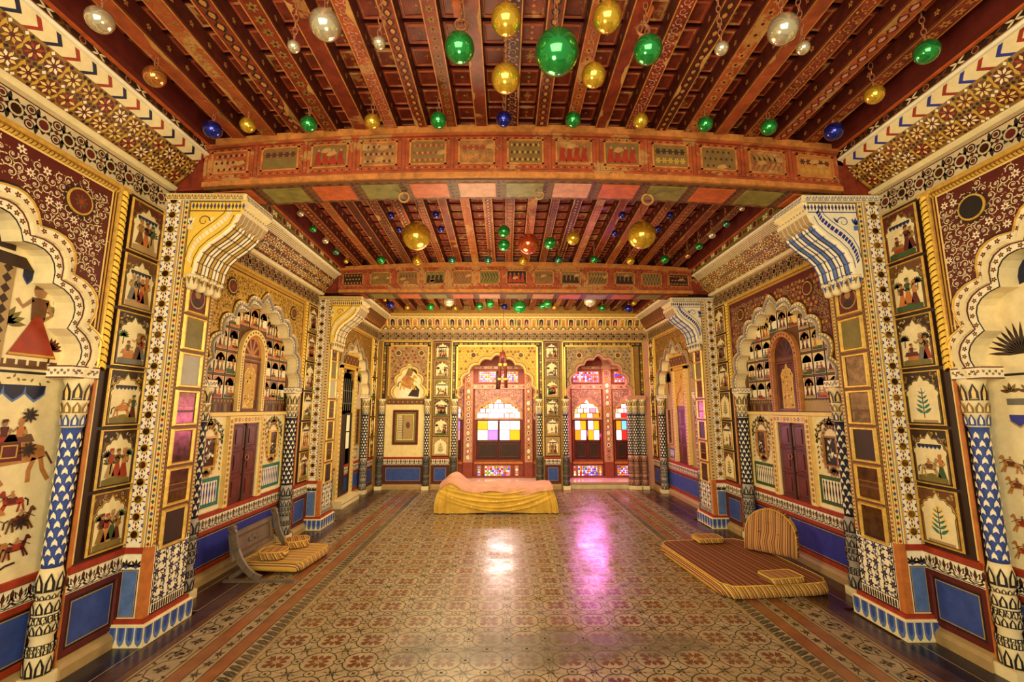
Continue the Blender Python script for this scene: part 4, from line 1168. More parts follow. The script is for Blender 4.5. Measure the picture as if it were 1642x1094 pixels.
def wall_bay(side, fr, wall, y0, y1, bay):
    hot = side == 'left'
    ac = {1:2.05, 2:4.94, 3:7.97}[bay]; HW, AO, AM, LB = HWS[bay]; AI = AO-.16*AM
    zb = {1:3.13, 2:3.03, 3:3.02}[bay]; dc = {1:0.0, 2:.03, 3:.08}[bay]
    l0, l1, r0, r1 = y0, ac-HW, ac+HW, y1
    sp, rise = 1.80, {1:.93, 2:.93, 3:.86}[bay]
    top = zb
    mb = MB(fr); mb.box(y0-.02, y1+.02, -.1, 3.95, -.42, -DEP, 'darkgold' if bay > 1 else 'tan'); mb.build('wall_masonry', wall)
    ground = {1:'maroon', 2:'gold' if hot else 'maroon', 3:'darkgold'}[bay]
    # piers of plain wall left and right of the recess
    for a0, a1 in ((l0, l1), (r0, r1)):
        mb = MB(fr); mb.box(a0, a1, 0, top+.02, -DEP-.01, -.001, 'darkbrown'); mb.build('wall_strip', wall)
    # spandrel with the arch cut out of it
    sp_in = cusped(ac, AI, sp, rise-.10*AM, LB, .17, 6, .06)
    g = lambda w: grow(sp_in, ac, sp, AI, rise-.10*AM, w*AM)
    pts = [(l1, sp)] + sp_in + [(r0, sp), (r0, top+.02), (l1, top+.02)]
    pts = [p for k, p in enumerate(pts) if k == 0 or (abs(p[0]-pts[k-1][0])+abs(p[1]-pts[k-1][1])) > 1e-6]
    mb = MB(fr); mb.prism(pts[::-1], -DEP, 0, ground, 'cream')
    pn = Pen(mb, fr, .0008, .0004)
    outer = g(.125)
    def height(x):
        for j in range(len(outer)-1):
            if outer[j][0] <= x <= outer[j+1][0]:
                t = (x-outer[j][0])/max(1e-6, outer[j+1][0]-outer[j][0]); return outer[j][1]*(1-t)+outer[j+1][1]*t
        return sp if abs(x-ac) >= HW-.02 else sp+.3
    ins = lambda x, y: (l1+.06 < x < r0-.06) and y < top-.10 and y > height(x)+.045 and (abs(x-ac) > AO-.06 or y > height(x)) and y > sp+.04
    rg = random.Random(bay*11+(0 if hot else 5))
    if bay == 1: scrolls(pn, ins, (l1,r0,sp,top), .062, 'cream', 'white', 'red', 'tan', rg, .0065, .16)
    elif bay == 2 and hot: scrolls(pn, ins, (l1,r0,sp,top), .056, 'brown', 'darkgold', 'maroon', 'darkbrown', rg, .009, .3)
    elif bay == 2: scrolls(pn, ins, (l1,r0,sp,top), .060, 'tan', 'amber', 'gold', 'tan', rg, .009, .45)
    else: scrolls(pn, ins, (l1,r0,sp,top), .085, 'brown', 'amber', 'tan', 'olive', rg, .010, .3)
    pn.up(4)
    for o_, h_, cl_ in ((.012,.03,'gold'),(.035,.055,'maroon' if bay > 1 else 'lightgold')):
        pn.rect(l1+o_, l1+o_+.012, sp+.07, top-h_, cl_); pn.rect(r0-o_-.012, r0-o_, sp+.07, top-h_, cl_); pn.rect(l1+o_+.012, r0-o_-.012, top-h_-.012, top-h_, cl_)
    mb.build('spandrel', wall)
    # roundels
    for s in (-1, 1):
        x, y = ac+s*.64, top-.24
        mb = MB(fr)
        if bay < 3:
            p2 = Pen(mb, fr, .003); R = .085 if bay == 1 else .07
            for q in range(14): p2.petal(x, y, q*2*pi/14, .045, .035, 'darkbrown', r0=R*.8)
            mb.prism([(x+R*cos(k*pi/10), y+R*sin(k*pi/10)) for k in range(20)], .003, .010, 'gilt')
            mb.prism([(x+R*.86*cos(k*pi/10), y+R*.86*sin(k*pi/10)) for k in range(20)], .010, .012, 'maroon' if hot or bay > 1 else 'black')
            if hot: Pen(mb, fr, .0128).flower(x, y, R*.6, 8, 'brown', 'red')
            mb.build('roundel', wall)
    # arch mouldings
    wht = 'tan' if bay == 3 else 'white'
    arch = [(0, .007, .002, 'black', None), (.007, .050, .006, wht, 'darkbrown'), (.050, .057, .010, 'maroon', None), (.057, .082, .032, 'cream' if bay == 1 else 'silver', None),
            (.082, .088, .012, 'gold', None), (.088, .132, .010, wht, 'blue' if bay == 1 else 'brown'), (.132, .142, .018, 'gilt', None), (.142, .160, .004, 'black', None)]
    for w0, w1, c, mat, orn in arch:
        mb = MB(fr); mb.strip(g(w0), g(w1), 0, c, mat)
        if orn:
            M = g((w0+w1)/2); pn = Pen(mb, fr, c+.0006, .0003); h = (w1-w0)*AM*.5
            for j in range(0, len(M)-1):
                (x0, y0_), (x1, y1_) = M[j], M[j+1]; ln = sqrt((x1-x0)**2+(y1_-y0_)**2); m_ = max(1, int(ln/(h*2.0))); t = atan2(y1_-y0_, x1-x0)
                for q in range(m_):
                    f = (q+.5)/m_; x, y = x0+(x1-x0)*f, y0_+(y1_-y0_)*f; e = (j*3+q) % 3
                    if e == 0: pn.flower(x, y, h*.85, 5, 'maroon', 'gold', j)
                    else:
                        for k_ in range(4): pn.petal(x, y, t+.7+k_*pi/2+e, h*.95, h*.42, orn if k_ % 2 else ('maroon' if orn != 'blue' else 'blue'))
        mb.build('arch_moulding', wall)
    # inner floral soffit line
    # abutments under the arch ends, columns
    for s in (-1, 1):
        x = ac+s*(HW-.085)
        mb = MB(fr); mb.box(x-.095, x+.095, 1.785, 1.862, -DEP, .028, 'white'); pn = Pen(mb, fr, .0288)
        for k in range(9):
            pn.flower(x-.08+.02*k, 1.824+.008*(-1)**k, .011, 5, ('red','navy','maroon')[k % 3], 'gold', k); pn.petal(x-.08+.02*k, 1.824, 1.2*k, .02, .008, 'brown')
        pn.rect(x-.095, x+.095, 1.785, 1.793, 'maroon'); pn.rect(x-.095, x+.095, 1.854, 1.862, 'maroon')
        sf = Fr(fr(x-.095,0,0), fr.n, fr.v, -fr.u); p2 = Pen(mb, sf, .001); p2.rect(-DEP, .028, 1.785, 1.793, 'maroon'); p2.rect(-DEP, .028, 1.854, 1.862, 'maroon')
        for k in range(7): p2.flower(-.11+.02*k, 1.824+.008*(-1)**k, .011, 5, ('red','navy','maroon')[k % 3], 'gold', k)
        mb.build('impost', wall)
        column(fr, x + (s*.03 if bay == 1 else 0), -.035, wall, 'blue' if bay == 1 else 'navy', 'white', 'cream' if bay == 1 else 'silver', .053 if bay == 1 else .060)
    # edge strips and ropes
    for a, s in ((l1, -1), (r0, 1)):
        fillet(fr, min(a, a+s*.022), max(a, a+s*.022), .0, 1.80, .01, 'orange', wall, 'edge_strip')
        fillet(fr, min(a, a+s*.016), max(a, a+s*.016), 1.86, top-.0, .014, 'gilt', wall)
        rope(fr, ((a+s*.045, 1.86), (a+s*.045, top-.02)), .028, wall)
        fillet(fr, min(a+s*.022, a+s*.034), max(a+s*.022, a+s*.034), .64, 1.86, .008, 'lightgold', wall)
    mb = MB(fr); mb.box(l1-.08, r0+.08, top-.022, top, 0, .02, 'gilt'); mb.build('gilt_fillet', wall)
    rope(fr, ((l1, top-.04), (r0, top-.04)), .016, wall, m1='gold')
    # strips of miniatures, dado
    styles = ['group','group','court','ride','shrub','pale']
    for which, (a0, a1) in enumerate(((l0, l1-.085), (r0+.085, r1))):
        if bay == 1 and which == 0: continue
        m = (a0+a1)/2; wv = min(.31, a1-a0-.03)
        ph = (top-.66)/6
        for k in range(6):
            st = (['group','group','court','ride','group','pale'] if hot else ['court','group','court','shrub','ride','shrub'])[k] if bay < 3 else ['group','court','ride','group','court','pale'][k]
            put_mini(fr, m, top-.015-ph*(k+.5), wall, 'group' if st == 'pale' else st, bay*50+which*20+k+(0 if hot else 300), ('maroon','brown','darkbrown')[k % 3] if k < 3 else ('darkbrown' if k < 5 else 'brown'), round(wv,3), round(ph-.022,3), .013)
        dado(fr, a0-.08 if which else a0, a1 if which else a1+.08, wall)
    # recess: back plate
    R0, R1, C = ac-HW, ac+HW, -DEP
    bf = fr.at(0, 0, C)
    dado(fr, R0, R1, wall, C+.002, 'royal' if bay == 2 else 'blue', step=.095, frame_c='red')
    (RECESS[bay])(side, fr, bf, wall, ac, R0, R1, sp, rise, hot)
    upper_bands(fr, wall, y0-.3 if bay == 1 else y0, y1, zb, dc, bay, side)

def recess_front(side, fr, bf, wall, ac, R0, R1, sp, rise, hot):
    HW, AO = HWS[1][:2]
    rg = random.Random(4 if hot else 9)
    # lower painting: the hunt
    mb = MB(bf); mb.box(R0, R1, .632, 1.80, 0, .004, 'cream'); pn = Pen(mb, bf, .005)
    x1 = ac+HW-.17
    if hot:
        clouds(pn, ac-.2, x1, 1.66, .075, 'navy', 8, 'skyblue'); 
        for k in range(26): pn.petal(ac-.2+k*.037, 1.765+.012*sin(k*2), k, .028, .012, 'olive')
        pn.stroke([(ac+.02+.05*k, 1.48+.1*sin(pi*k/10)) for k in range(11)], .014, 'darkbrown'); pn.up()
        camel(pn, ac+.60, 1.17, .31, 'amber', -1); pn.up(2)
        for x, y, h, c, rb, tp, f in ((.64,1.01,.13,'red','maroon','amber',-1),(.46,1.0,.13,'amber','red','brown',1),(.30,.98,.14,'maroon','red','amber',1),(.52,.89,.15,'amber','maroon','red',1),(.70,.90,.13,'brown','red','tan',1),(.36,.80,.15,'maroon','amber','brown',1),(.58,.76,.15,'amber','brown','maroon',-1),(.70,.75,.12,'maroon','red','amber',1),(.16,.9,.16,'amber','maroon','brown',-1),(.18,.72,.15,'brown','amber','red',1),(.46,.67,.12,'darkbrown','brown','amber',1),(.02,1.2,.17,'brown','red','tan',1)):
            rider(pn, ac+x, y, h, c, rb, tp, f); pn.up()
        for x, y in ((.66,1.56),(.68,1.36),(.05,1.38),(.70,.95)):
            for q in range(9): pn.petal(ac+x, y, q*.7, .05, .016, 'darkbrown')
        pn.stroke([(ac-.1+.05*k, .70+.03*sin(k*.9)) for k in range(17)], .012, 'darkbrown'); pn.stroke([(ac-.1+.05*k, 1.11+.03*sin(k*.7)) for k in range(15)], .006, 'brown')
    else:
        pn.rect(ac-.3, x1, 1.62, 1.66, 'grey'); clouds(pn, ac-.2, x1, 1.50, .06, 'royal', 9, 'tan')
        for k in range(9):
            for q in range(5): pn.petal(ac-.1+k*.1, 1.70, .2+q*.65, .06, .022, ('brown','olive')[q % 2])
        for j in range(6):
            for k in range(8):
                if rg.random() < .85: rider(pn, ac-.12+.125*k+rg.uniform(-.02,.02), .70+.13*j+rg.uniform(-.02,.02), .105, rg.choice(('amber','brown','maroon','tan')), rg.choice(('maroon','red','brown')), rg.choice(('amber','red','brown')), rg.choice((-1,1))); pn.up(.3)
    mb.build('painted_scene', wall)
    # upper painting under the arch
    mb = MB(bf); pts = grow(cusped(ac, AO-.16, sp, rise-.10, 9, .15, 5, .06), ac, sp, AO-.16, rise-.1, .03)
    mb.prism([(ac-AO+.05, 1.80)]+pts[1:-1]+[(ac+AO-.05, 1.80)], 0, .004, 'cream'); pn = Pen(mb, bf, .005)
    pn.rect(R0+.2, x1, 1.80, 1.815, 'black')
    if hot:
        x = ac+.62
        pn.rect(x-.2, x+.17, 1.83, 1.85, 'brown')
        for k in range(6): pn.rect(x-.19+.06*k, x-.145+.06*k, 1.85, 1.88, 'brown')
        tree(pn, x+.1, 1.87, .17, 'maroon'); tree(pn, x-.17, 1.95, .25, 'olive'); tree(pn, x+.15, 2.05, .25, 'olive')
        clouds(pn, x-.12, x+.13, 2.34, .07, 'navy', 4, 'blue'); pn.up()
        person(pn, x, 1.90, .46, 'red', 'brown', face=-1); pn.up(3)
        pn.poly([(x-.14,1.9),(x+.14,1.9),(x+.02,2.14),(x-.02,2.14)], 'red'); pn.rect(x-.13,x+.13,1.905,1.918,'gold',.0004); pn.up()
        # latticed kiosk with a tiled eave
        pn.rect(ac-.4, ac+.46, 1.82, 2.44, 'tan'); pn.up()
        for k in range(10):
            for xx in (ac+.42, ac+.30): pn.poly([(xx-.025,1.85+.06*k),(xx,1.82+.06*k),(xx+.025,1.85+.06*k),(xx,1.88+.06*k)], 'darkbrown')
        pn.rect(ac-.3, ac+.27, 1.86, 2.4, 'maroon'); pn.up(); pn.poly([(ac-.1,1.9),(ac+.2,1.9),(ac+.2,2.15),(ac+.05,2.27),(ac-.1,2.15)], 'darkgold'); pn.up()
        person(pn, ac+.05, 1.92, .3, 'green', 'orange'); 
        pn.poly([(ac-.5,2.42),(ac+.56,2.40),(ac+.50,2.47),(ac-.5,2.49)], 'darkbrown'); pn.rect(ac-.4, ac+.44, 2.49, 2.63, 'darkbrown')
        for k in range(8): pn.disc(ac-.33+.1*k, 2.56, .03, 'maroon', 8, .0005); pn.disc(ac-.33+.1*k, 2.56, .014, 'navy', 6, .001)
        camel(pn, ac+.3, 2.62, .12, 'amber')
    else:
        for q in range(14): pn.petal(ac+.6, 1.93, .1+q*.22, .2, .022, 'darkbrown')
        pn.poly([(ac+.2,2.44),(ac+.75,2.3),(ac+.75,2.5),(ac+.3,2.55)], 'navy'); pn.rect(ac-.3,ac+.3,1.86,2.4,'tan')
        for k in range(5): person(pn, ac-.2+.1*k, 1.9, .28, ('red','green','brown','amber','blue')[k], 'maroon')
    mb.build('painted_scene', wall)

def recess_middle(side, fr, bf, wall, ac, R0, R1, sp, rise, hot):
    n = '1' if hot else '2'
    # side panels with balusters and framed picture
    for s in (-1, 1):
        a0, a1 = (R0+.14, ac-.37) if s < 0 else (ac+.37, R1-.14)
        mb = MB(bf); mb.box(a0-.02, a1+.02, .632, 1.53, 0, .01, 'cream'); pn = Pen(mb, bf, .011)
        grn = 'teal' if hot else 'green'
        pn.rect(a0, a1, .68, .95, grn); pn.up(); balusters(pn, a0+.015, a1-.015, .695, .935, grn, 'royal' if hot else 'black', 9); pn.up()
        m = (a0+a1)/2; w = a1-a0
        for k in range(9):                                 # scalloped vine arch over the picture
            t = pi*k/8
            x, y = m-w*.44*cos(t), 1.30+.17*sin(t)
            pn.flower(x, y, .028, 5, ('red','orange')[k % 2], 'gold', k)
            for q in range(3): pn.petal(x, y, t+q*2.1, .055, .022, grn)
            pn.stroke([(m-w*.47*cos(t),1.32+.18*sin(t)),(m-w*.47*cos(t+.35),1.32+.18*sin(t+.35))], .007, grn)
        for k in range(7):
            y = 1.0+.05*k
            for q in (-1, 1): pn.petal(m+q*w*.47, y, pi/2+q*.6, .04, .018, grn)
        for q in range(22):                                # gold cartouche round the frame
            t = q*2*pi/22; pn.petal(m+.115*cos(t), 1.20+.20*sin(t), t+.4, .06, .045, 'gold' if hot else 'tan'); pn.petal(m+.115*cos(t), 1.20+.20*sin(t), t-.5, .045, .03, 'brown', .0004)
        for q in range(7): pn.petal(m, .985, pi/2+(q-3)*.42, .07, .03, 'gold' if hot else 'brown'); pn.petal(m, 1.44, pi/2+(q-3)*.45, .07, .03, 'gold' if hot else 'brown')
        pn.rect(a0-.02, a1+.02, .645, .665, 'white', .0004)
        mb.build('wall_panel', wall)
        where = ('left' if hot else 'right')
        near = 'nearer the eye' if s < 0 else 'farther from the eye'
        framed(bf.at(0,0,.011), m, 1.19, .20, .29, 'small gilt framed picture beside the red door on the %s wall, %s' % (where, near), 'darkmirror' if hot or s > 0 else 'black', 'pictures beside the doors', 3+s, art='relief', depth=.022, rim='gilt' if hot else 'amber', name='framed_picture')
        for a in (a0-.04, a1+.02):
            fillet(bf, a, a+.02, .64, 1.53, .02, 'lightgold', wall)
    # door
    d0, d1, z0, z1 = ac-.33, ac+.20, .66, 1.52
    d0, d1 = ac-.27, ac+.27
    door = empty('door_'+n); tag(door, 'double leaf dark red door in the painted %s wall' % side, 'door', kind='structure')
    mb = MB(bf); w = .075
    for a0, a1, b0, b1 in ((d0-w,d0,.632,z1),(d1,d1+w,.632,z1),(d0,d1,z1-w,z1)): mb.box(a0, a1, b0, b1, .0, .045, 'lightgold')
    pn = Pen(mb, bf, .0456)
    for k in range(16):
        b = .66+.84*k/16
        for a in (d0-w/2, d1+w/2): pn.flower(a, b+.02, .024, 6, ('brown','red')[k % 2], 'gold', k); pn.rect(a-w*.48, a-w*.42, b, b+.055, 'brown'); pn.rect(a+w*.42, a+w*.48, b, b+.055, 'brown')
    for k in range(9): pn.flower(d0+.03+.06*k, z1-w/2, .026, 6, ('pink','royal','red')[k % 3] if not hot else ('brown','red','pink')[k % 3], 'white', k)
    mb.build('door_frame', door)
    mb = MB(bf); mb.box(d0, d0+.03, .64, z1-w, .0, .03, 'cream'); mb.box(d1-.03, d1, .64, z1-w, .0, .03, 'cream'); mb.build('door_jamb', door)
    for s in (0, 1):
        a0 = d0+.03+s*(d1-d0-.06)/2; a1 = a0+(d1-d0-.06)/2-.004
        mb = MB(bf); mb.box(a0, a1, .64, z1-w, .0, .016, 'doorwood')
        for k in range(3):
            b0, b1 = .66+.262*k, .66+.262*(k+1)-.02
            mb.frame(a0+.02, a1-.02, b0, b1, .022, .016, .026, 'doorwood', bev=.006); mb.box(a0+.065, a1-.065, b0+.045, b1-.045, .016, .024, 'doorwood')
        leaf = mb.build('door_leaf', door)
        if s == 0:
            mb = MB(bf); mb.box(a1-.012, a1+.012, .64, z1-w, .016, .032, 'darkbrown'); mb.build('cover_strip', door)
        else:
            mb = MB(ID); c = bf(a0+.02, 1.08, .03); mb.tube([c+fr.v*.03*sin(t*pi/5)+fr.u*.03*cos(t*pi/5)+fr.n*.008 for t in range(10)], .006, 'iron', 6, True); mb.build('door_ring', leaf)
    # rail, frieze, miniature grid, niche
    mb = MB(bf); mb.box(R0, R1, 1.525, 1.56, 0, .05, 'lightgold'); mb.box(R0, R1, 1.56, 1.69, 0, .012, 'brown'); pn = Pen(mb, bf, .013)
    for k in range(34):
        x = R0+.02+1.76*k/34
        if abs(x-ac) > .26:
            pn.poly([(x,1.57),(x+.035,1.57),(x+.035,1.63),(x+.017,1.655),(x,1.63)], ('darkbrown','olive','maroon')[k % 3]); pn.petal(x, 1.69, -1.57, .03, .02, 'tan')
    if not hot: pn.rect(ac-.7, ac-.26, 1.57, 1.68, 'tan', .0006)
    mb.build('frieze', wall)
    rg = random.Random(21 if hot else 33)
    mb = MB(bf); mb.box(R0, R1, 1.69, 2.72, 0, .003, 'brown'); mb.build('grid_ground', wall)
    cw, chh = .182, .235
    for row in range(5):
        for cidx in range(-4, 4):
            x = ac+(.255 if cidx >= 0 else -.255)+cw*(cidx+.5 if cidx >= 0 else cidx+.5); b = 1.69+.12+row*(chh+.008)
            if abs(x-ac) < .88: put('miniature_panel', tiny(rg.randint(0, 11), hot), wall, facing(bf, x, b, .006))
    for row in range(3, 5):
        for cidx in range(-1, 2):
            if row == 4: put('miniature_panel', tiny(rg.randint(0, 11), hot), wall, facing(bf, ac+cw*cidx, 2.59, .008))
    # central niche: arched frame, gilt back
    mb = MB(bf); A = [(ac-.20*cos(pi*k/16), 2.16+.24*sin(pi*k/16)) for k in range(17)]; Bq = [(ac-.255*cos(pi*k/16), 2.16+.30*sin(pi*k/16)) for k in range(17)]
    mb.strip([(ac-.20,1.57)]+A+[(ac+.20,1.57)], [(ac-.255,1.57)]+Bq+[(ac+.255,1.57)], 0, .05, 'lightgold' if hot else 'amber')
    pn = Pen(mb, bf, .0506)
    for k in range(20):
        for s in (-1, 1): pn.poly([(ac+s*.2275-.012,1.6+.028*k),(ac+s*.2275,1.588+.028*k),(ac+s*.2275+.012,1.6+.028*k),(ac+s*.2275,1.612+.028*k)], 'maroon')
    for k in range(14):
        t = pi*(k+.5)/14; pn.disc(ac-.2275*cos(t), 2.16+.27*sin(t), .013, 'maroon', 6)
    mb.build('niche_frame', wall)
    mb = MB(bf); mb.prism([(ac-.20,1.57)]+A+[(ac+.20,1.57)], 0, .008, 'amber' if hot else 'maroon'); pn = Pen(mb, bf, .009)
    for k in range(5):                                     # fanlight panes
        t = pi*(k+.5)/5; pn.poly([(ac-.05*cos(t),2.17+.06*sin(t)),(ac-.15*cos(t-.22),2.17+.19*sin(t-.22)),(ac-.15*cos(t+.22),2.17+.19*sin(t+.22))], 'maroon' if hot else 'black')
    pn.rect(ac-.20, ac+.20, 2.13, 2.165, 'brown')
    mb.build('niche_back', wall)
    mb = MB(bf); og = cusped(ac, .085, 1.93, .10, 5, .16, 4, .05)
    mb.frame(ac-.165, ac+.165, 1.57, 2.12, .03, .008, .03, 'brown' if hot else 'doorwood', bev=.006)
    mb.prism([(ac-.10,1.57)]+grow(og,ac,1.93,.085,.10,.012)+[(ac+.10,1.57)], .008, .013, 'lightgold'); mb.prism([(ac-.085,1.57)]+og+[(ac+.085,1.57)], .013, .016, 'gold'); pn = Pen(mb, bf, .0165)
    for k in range(40): pn.disc(ac+rg.uniform(-.075,.075), 1.6+rg.random()*.40, .012, rg.choice(('lightgold','darkgold','amber','darkmirror','yellow')), 6)
    mb.build('gilt_niche', wall)

def tiny(seed, hot):
    """small panel of the grid inside the middle arches; shared"""
    k = ('tiny', seed, hot)
    if k in _MINI: return _MINI[k]
    r = random.Random(seed*7+hot); mb = MB(LOC); w, h = .086, .113
    mb.box(-w, w, -h, h, -.006, 0, 'darkbrown', front=r.choice(('white','cream','lightgold','cream')))
    p = Pen(mb, LOC, .0008); p.outline(-w, w, -h, h, .006, 'black')
    P = cusped(0, w*.8, h*.15, h*.55, 5, .16, 3, .02)
    p.poly([(-w*.8,h*.92),(-w*.8,h*.15)]+P[1:-1]+[(w*.8,h*.15),(w*.8,h*.92)], r.choice(('orange','gold','amber','lightgold','maroon')))
    p.rect(-w*.85, w*.85, -h*.92, -h*.62, r.choice(('orange','red','green','tan'))); p.up()
    for q in range(r.choice((1,2,2))): person(p, (-.35+.7*q)*w, -h*.7, h*1.15, r.choice(ROBES), r.choice(ROBES), face=1-2*q, seated=r.random() < .5)
    _MINI[k] = mb.mesh('miniature_panel'); return _MINI[k]

def recess_rear(side, fr, bf, wall, ac, R0, R1, sp, rise, hot):
    n = '3' if hot else '4'
    mb = MB(bf); mb.box(R0, R1, .632, 2.66, 0, .004, 'beige' if hot else 'tan'); pn = Pen(mb, bf, .005)
    for s in (-1, 1):
        pn.rect(ac+s*.62-.12, ac+s*.62+.12, .68, .86, 'grey'); pn.up(); balusters(pn, ac+s*.62-.11, ac+s*.62+.11, .69, .85, 'grey' if hot else 'blue', 'white', 6, 'skyblue' if not hot else 'tan'); pn.up(-1)
        tree(pn, ac+s*.62, 1.86, .5, 'brown' if not hot else 'olive')
        person(pn, ac+s*.5, 1.84, .4, 'orange', 'red') if hot else pn.petal(ac+s*.62, 1.9, pi/2, .5, .16, 'amber')
    for k in range(5):
        x = ac-.3+.15*k; pn.disc(x, 2.46+.10*sin(pi*k/4), .03, 'maroon', 8); pn.petal(x, 2.46+.10*sin(pi*k/4), pi/2, .05, .03, 'darkbrown')
    mb.build('painted_scene', wall)
    d0, d1 = (ac-.33, ac+.30) if hot else (ac-.24, ac+.24)
    zb_, zt_ = (.12, 1.95) if hot else (.66, 1.62)
    door = empty('door_'+n)
    tag(door, 'dark open doorway with leaded glass light in the rear of the left wall' if hot else 'narrow brown door flanked by mirrors in the rear of the right wall', 'door', kind='structure')
    mb = MB(bf); w = .08
    for a0, a1 in ((d0-w, d0), (d1, d1+w)): mb.box(a0, a1, zb_, 2.36, 0, .06, 'lightgold')
    mb.box(d0-w, d1+w, 2.28, 2.36, 0, .06, 'gold'); pn = Pen(mb, bf, .0606)
    for k in range(30):
        b = zb_+.03+(2.3-zb_)*k/30
        for a in (d0-w/2, d1+w/2): pn.flower(a, b, .026, 6, ('brown','red')[k % 2], 'gold', k)
    mb.build('door_frame', door)
    mb = MB(bf); mb.box(d0-.16, d1+.16, 2.36, 2.52, 0, .05, 'brown'); mb.box(d0-.18, d1+.18, 2.52, 2.56, 0, .08, 'gold'); mb.box(d0-.18, d1+.18, 2.33, 2.36, 0, .08, 'gold'); pn = Pen(mb, bf, .0508)
    for k in range(12):
        for j in range(2):
            x = d0-.13+(d1-d0+.26)*k/11; pn.poly([(x-.02,2.40+.07*j),(x,2.375+.07*j),(x+.02,2.40+.07*j),(x,2.425+.07*j)], ('darkbrown','amber')[(k+j) % 2])
    mb.build('lattice_lintel', door)
    og = cusped(ac+(d0+d1)/2-ac, (d1-d0)/2-.03, zt_-.0, .28, 5, .15, 4, .08)
    c0 = (d0+d1)/2
    mb = MB(bf); mb.prism([(d0, zt_)]+og+[(d1, zt_),(d1,2.28),(d0,2.28)][::1], .0, .03, 'gold' if not hot else 'darkgold'); pn = Pen(mb, bf, .031)
    rg = random.Random(5)
    for k in range(30):
        x, y = rg.uniform(d0+.03,d1-.03), rg.uniform(zt_+.05, 2.25)
        if ((x-c0)/((d1-d0)/2))**2+((y-zt_)/.42)**2 > 1: pn.flower(x, y, .02, 5, rg.choice(('yellow','brown','lightgold')), 'maroon', k)
    mb.build('door_arch', door)
    if hot:
        mb = MB(bf); mb.prism([(d0,.12)]+[(d0,zt_)]+og+[(d1,zt_),(d1,.12)], .001, .004, 'black'); mb.build('dark_opening', door)
        mb = MB(bf); mb.box(d0, c0-.02, .14, 1.5, .006, .03, 'darkbrown')
        mb.build('door_leaf', door)
        for a, b in ((c0+.03,.9),(c0+.14,.9),(c0+.03,1.2),(c0+.14,1.2)):
            mb = MB(bf); mb.box(a, a+.10, b, b+.28, .006, .012, 'g_dim'); mb.build('pane', door)
        mb = MB(bf); mb.frame(c0+.0, d1-.02, .14, 1.52, .03, .004, .03, 'darkbrown'); mb.build('door_stile', door)
        mb = MB(bf)
        for k in range(5):
            x = c0-.2+.1*k; mb.box(x-.006, x+.006, 1.56, 2.12, .004, .014, 'grey')
        for b in (1.68, 1.9): mb.box(d0+.03, d1-.03, b, b+.012, .004, .014, 'grey')
        mb.build('fanlight_bars', door)
        mb = MB(fr); mb.box(d0-.12, d1+.12, 0, .12, -DEP-.01, .06, 'cream'); pn = Pen(mb, fr, .0606); pn.rect(d0-.12, d1+.12, .06, .07, 'brown'); mb.build('door_step', door)
    else:
        for s in (0, 1):
            a0 = d0+.01+s*(d1-d0-.02)/2; a1 = a0+(d1-d0-.02)/2-.004
            mb = MB(bf); mb.box(a0, a1, .64, zt_+.02, .0, .018, 'doorwood')
            for k in range(3): mb.frame(a0+.02, a1-.02, .67+.31*k, .67+.31*k+.28, .03, .018, .03, 'doorwood', bev=.008)
            mb.build('door_leaf', door)
        mb = MB(bf); mb.prism([(d0,zt_)]+og+[(d1,zt_)], .002, .008, 'gold'); pn = Pen(mb, bf, .0085)
        for k in range(40): pn.disc(c0+rg.uniform(-.18,.18), zt_+.02+rg.random()*.25, .014, rg.choice(('yellow','lightgold','darkgold')), 6)
        mb.build('gilt_tympanum', door)
    # tall mirrors beside the door
    for s in (-1, 1):
        x = ac+s*.63
        framed(bf.at(0,0,.006), x, 1.26, .24, .66, '%s arched wall mirror beside the %s on the %s wall' % ('nearer' if s < 0 else 'farther', 'dark doorway' if hot else 'narrow brown door', side), 'darkmirror', 'rear wall mirrors', 6+s, 'mirror', 'wall_mirror', None, .03, 'darkgold' if hot else 'pink')
RECESS = {1: recess_front, 2: recess_middle, 3: recess_rear}
wall_bay('left', LF, wall_left, 1.30, 3.37, 1)
wall_bay('right', RF, wall_right, 1.30, 3.37, 1)
wall_bay('left', LF, wall_left, 3.68, 6.30, 2)
wall_bay('right', RF, wall_right, 3.68, 6.30, 2)
wall_bay('left', LF, wall_left, 6.62, 9.30, 3)
wall_bay('right', RF, wall_right, 6.62, 9.30, 3)

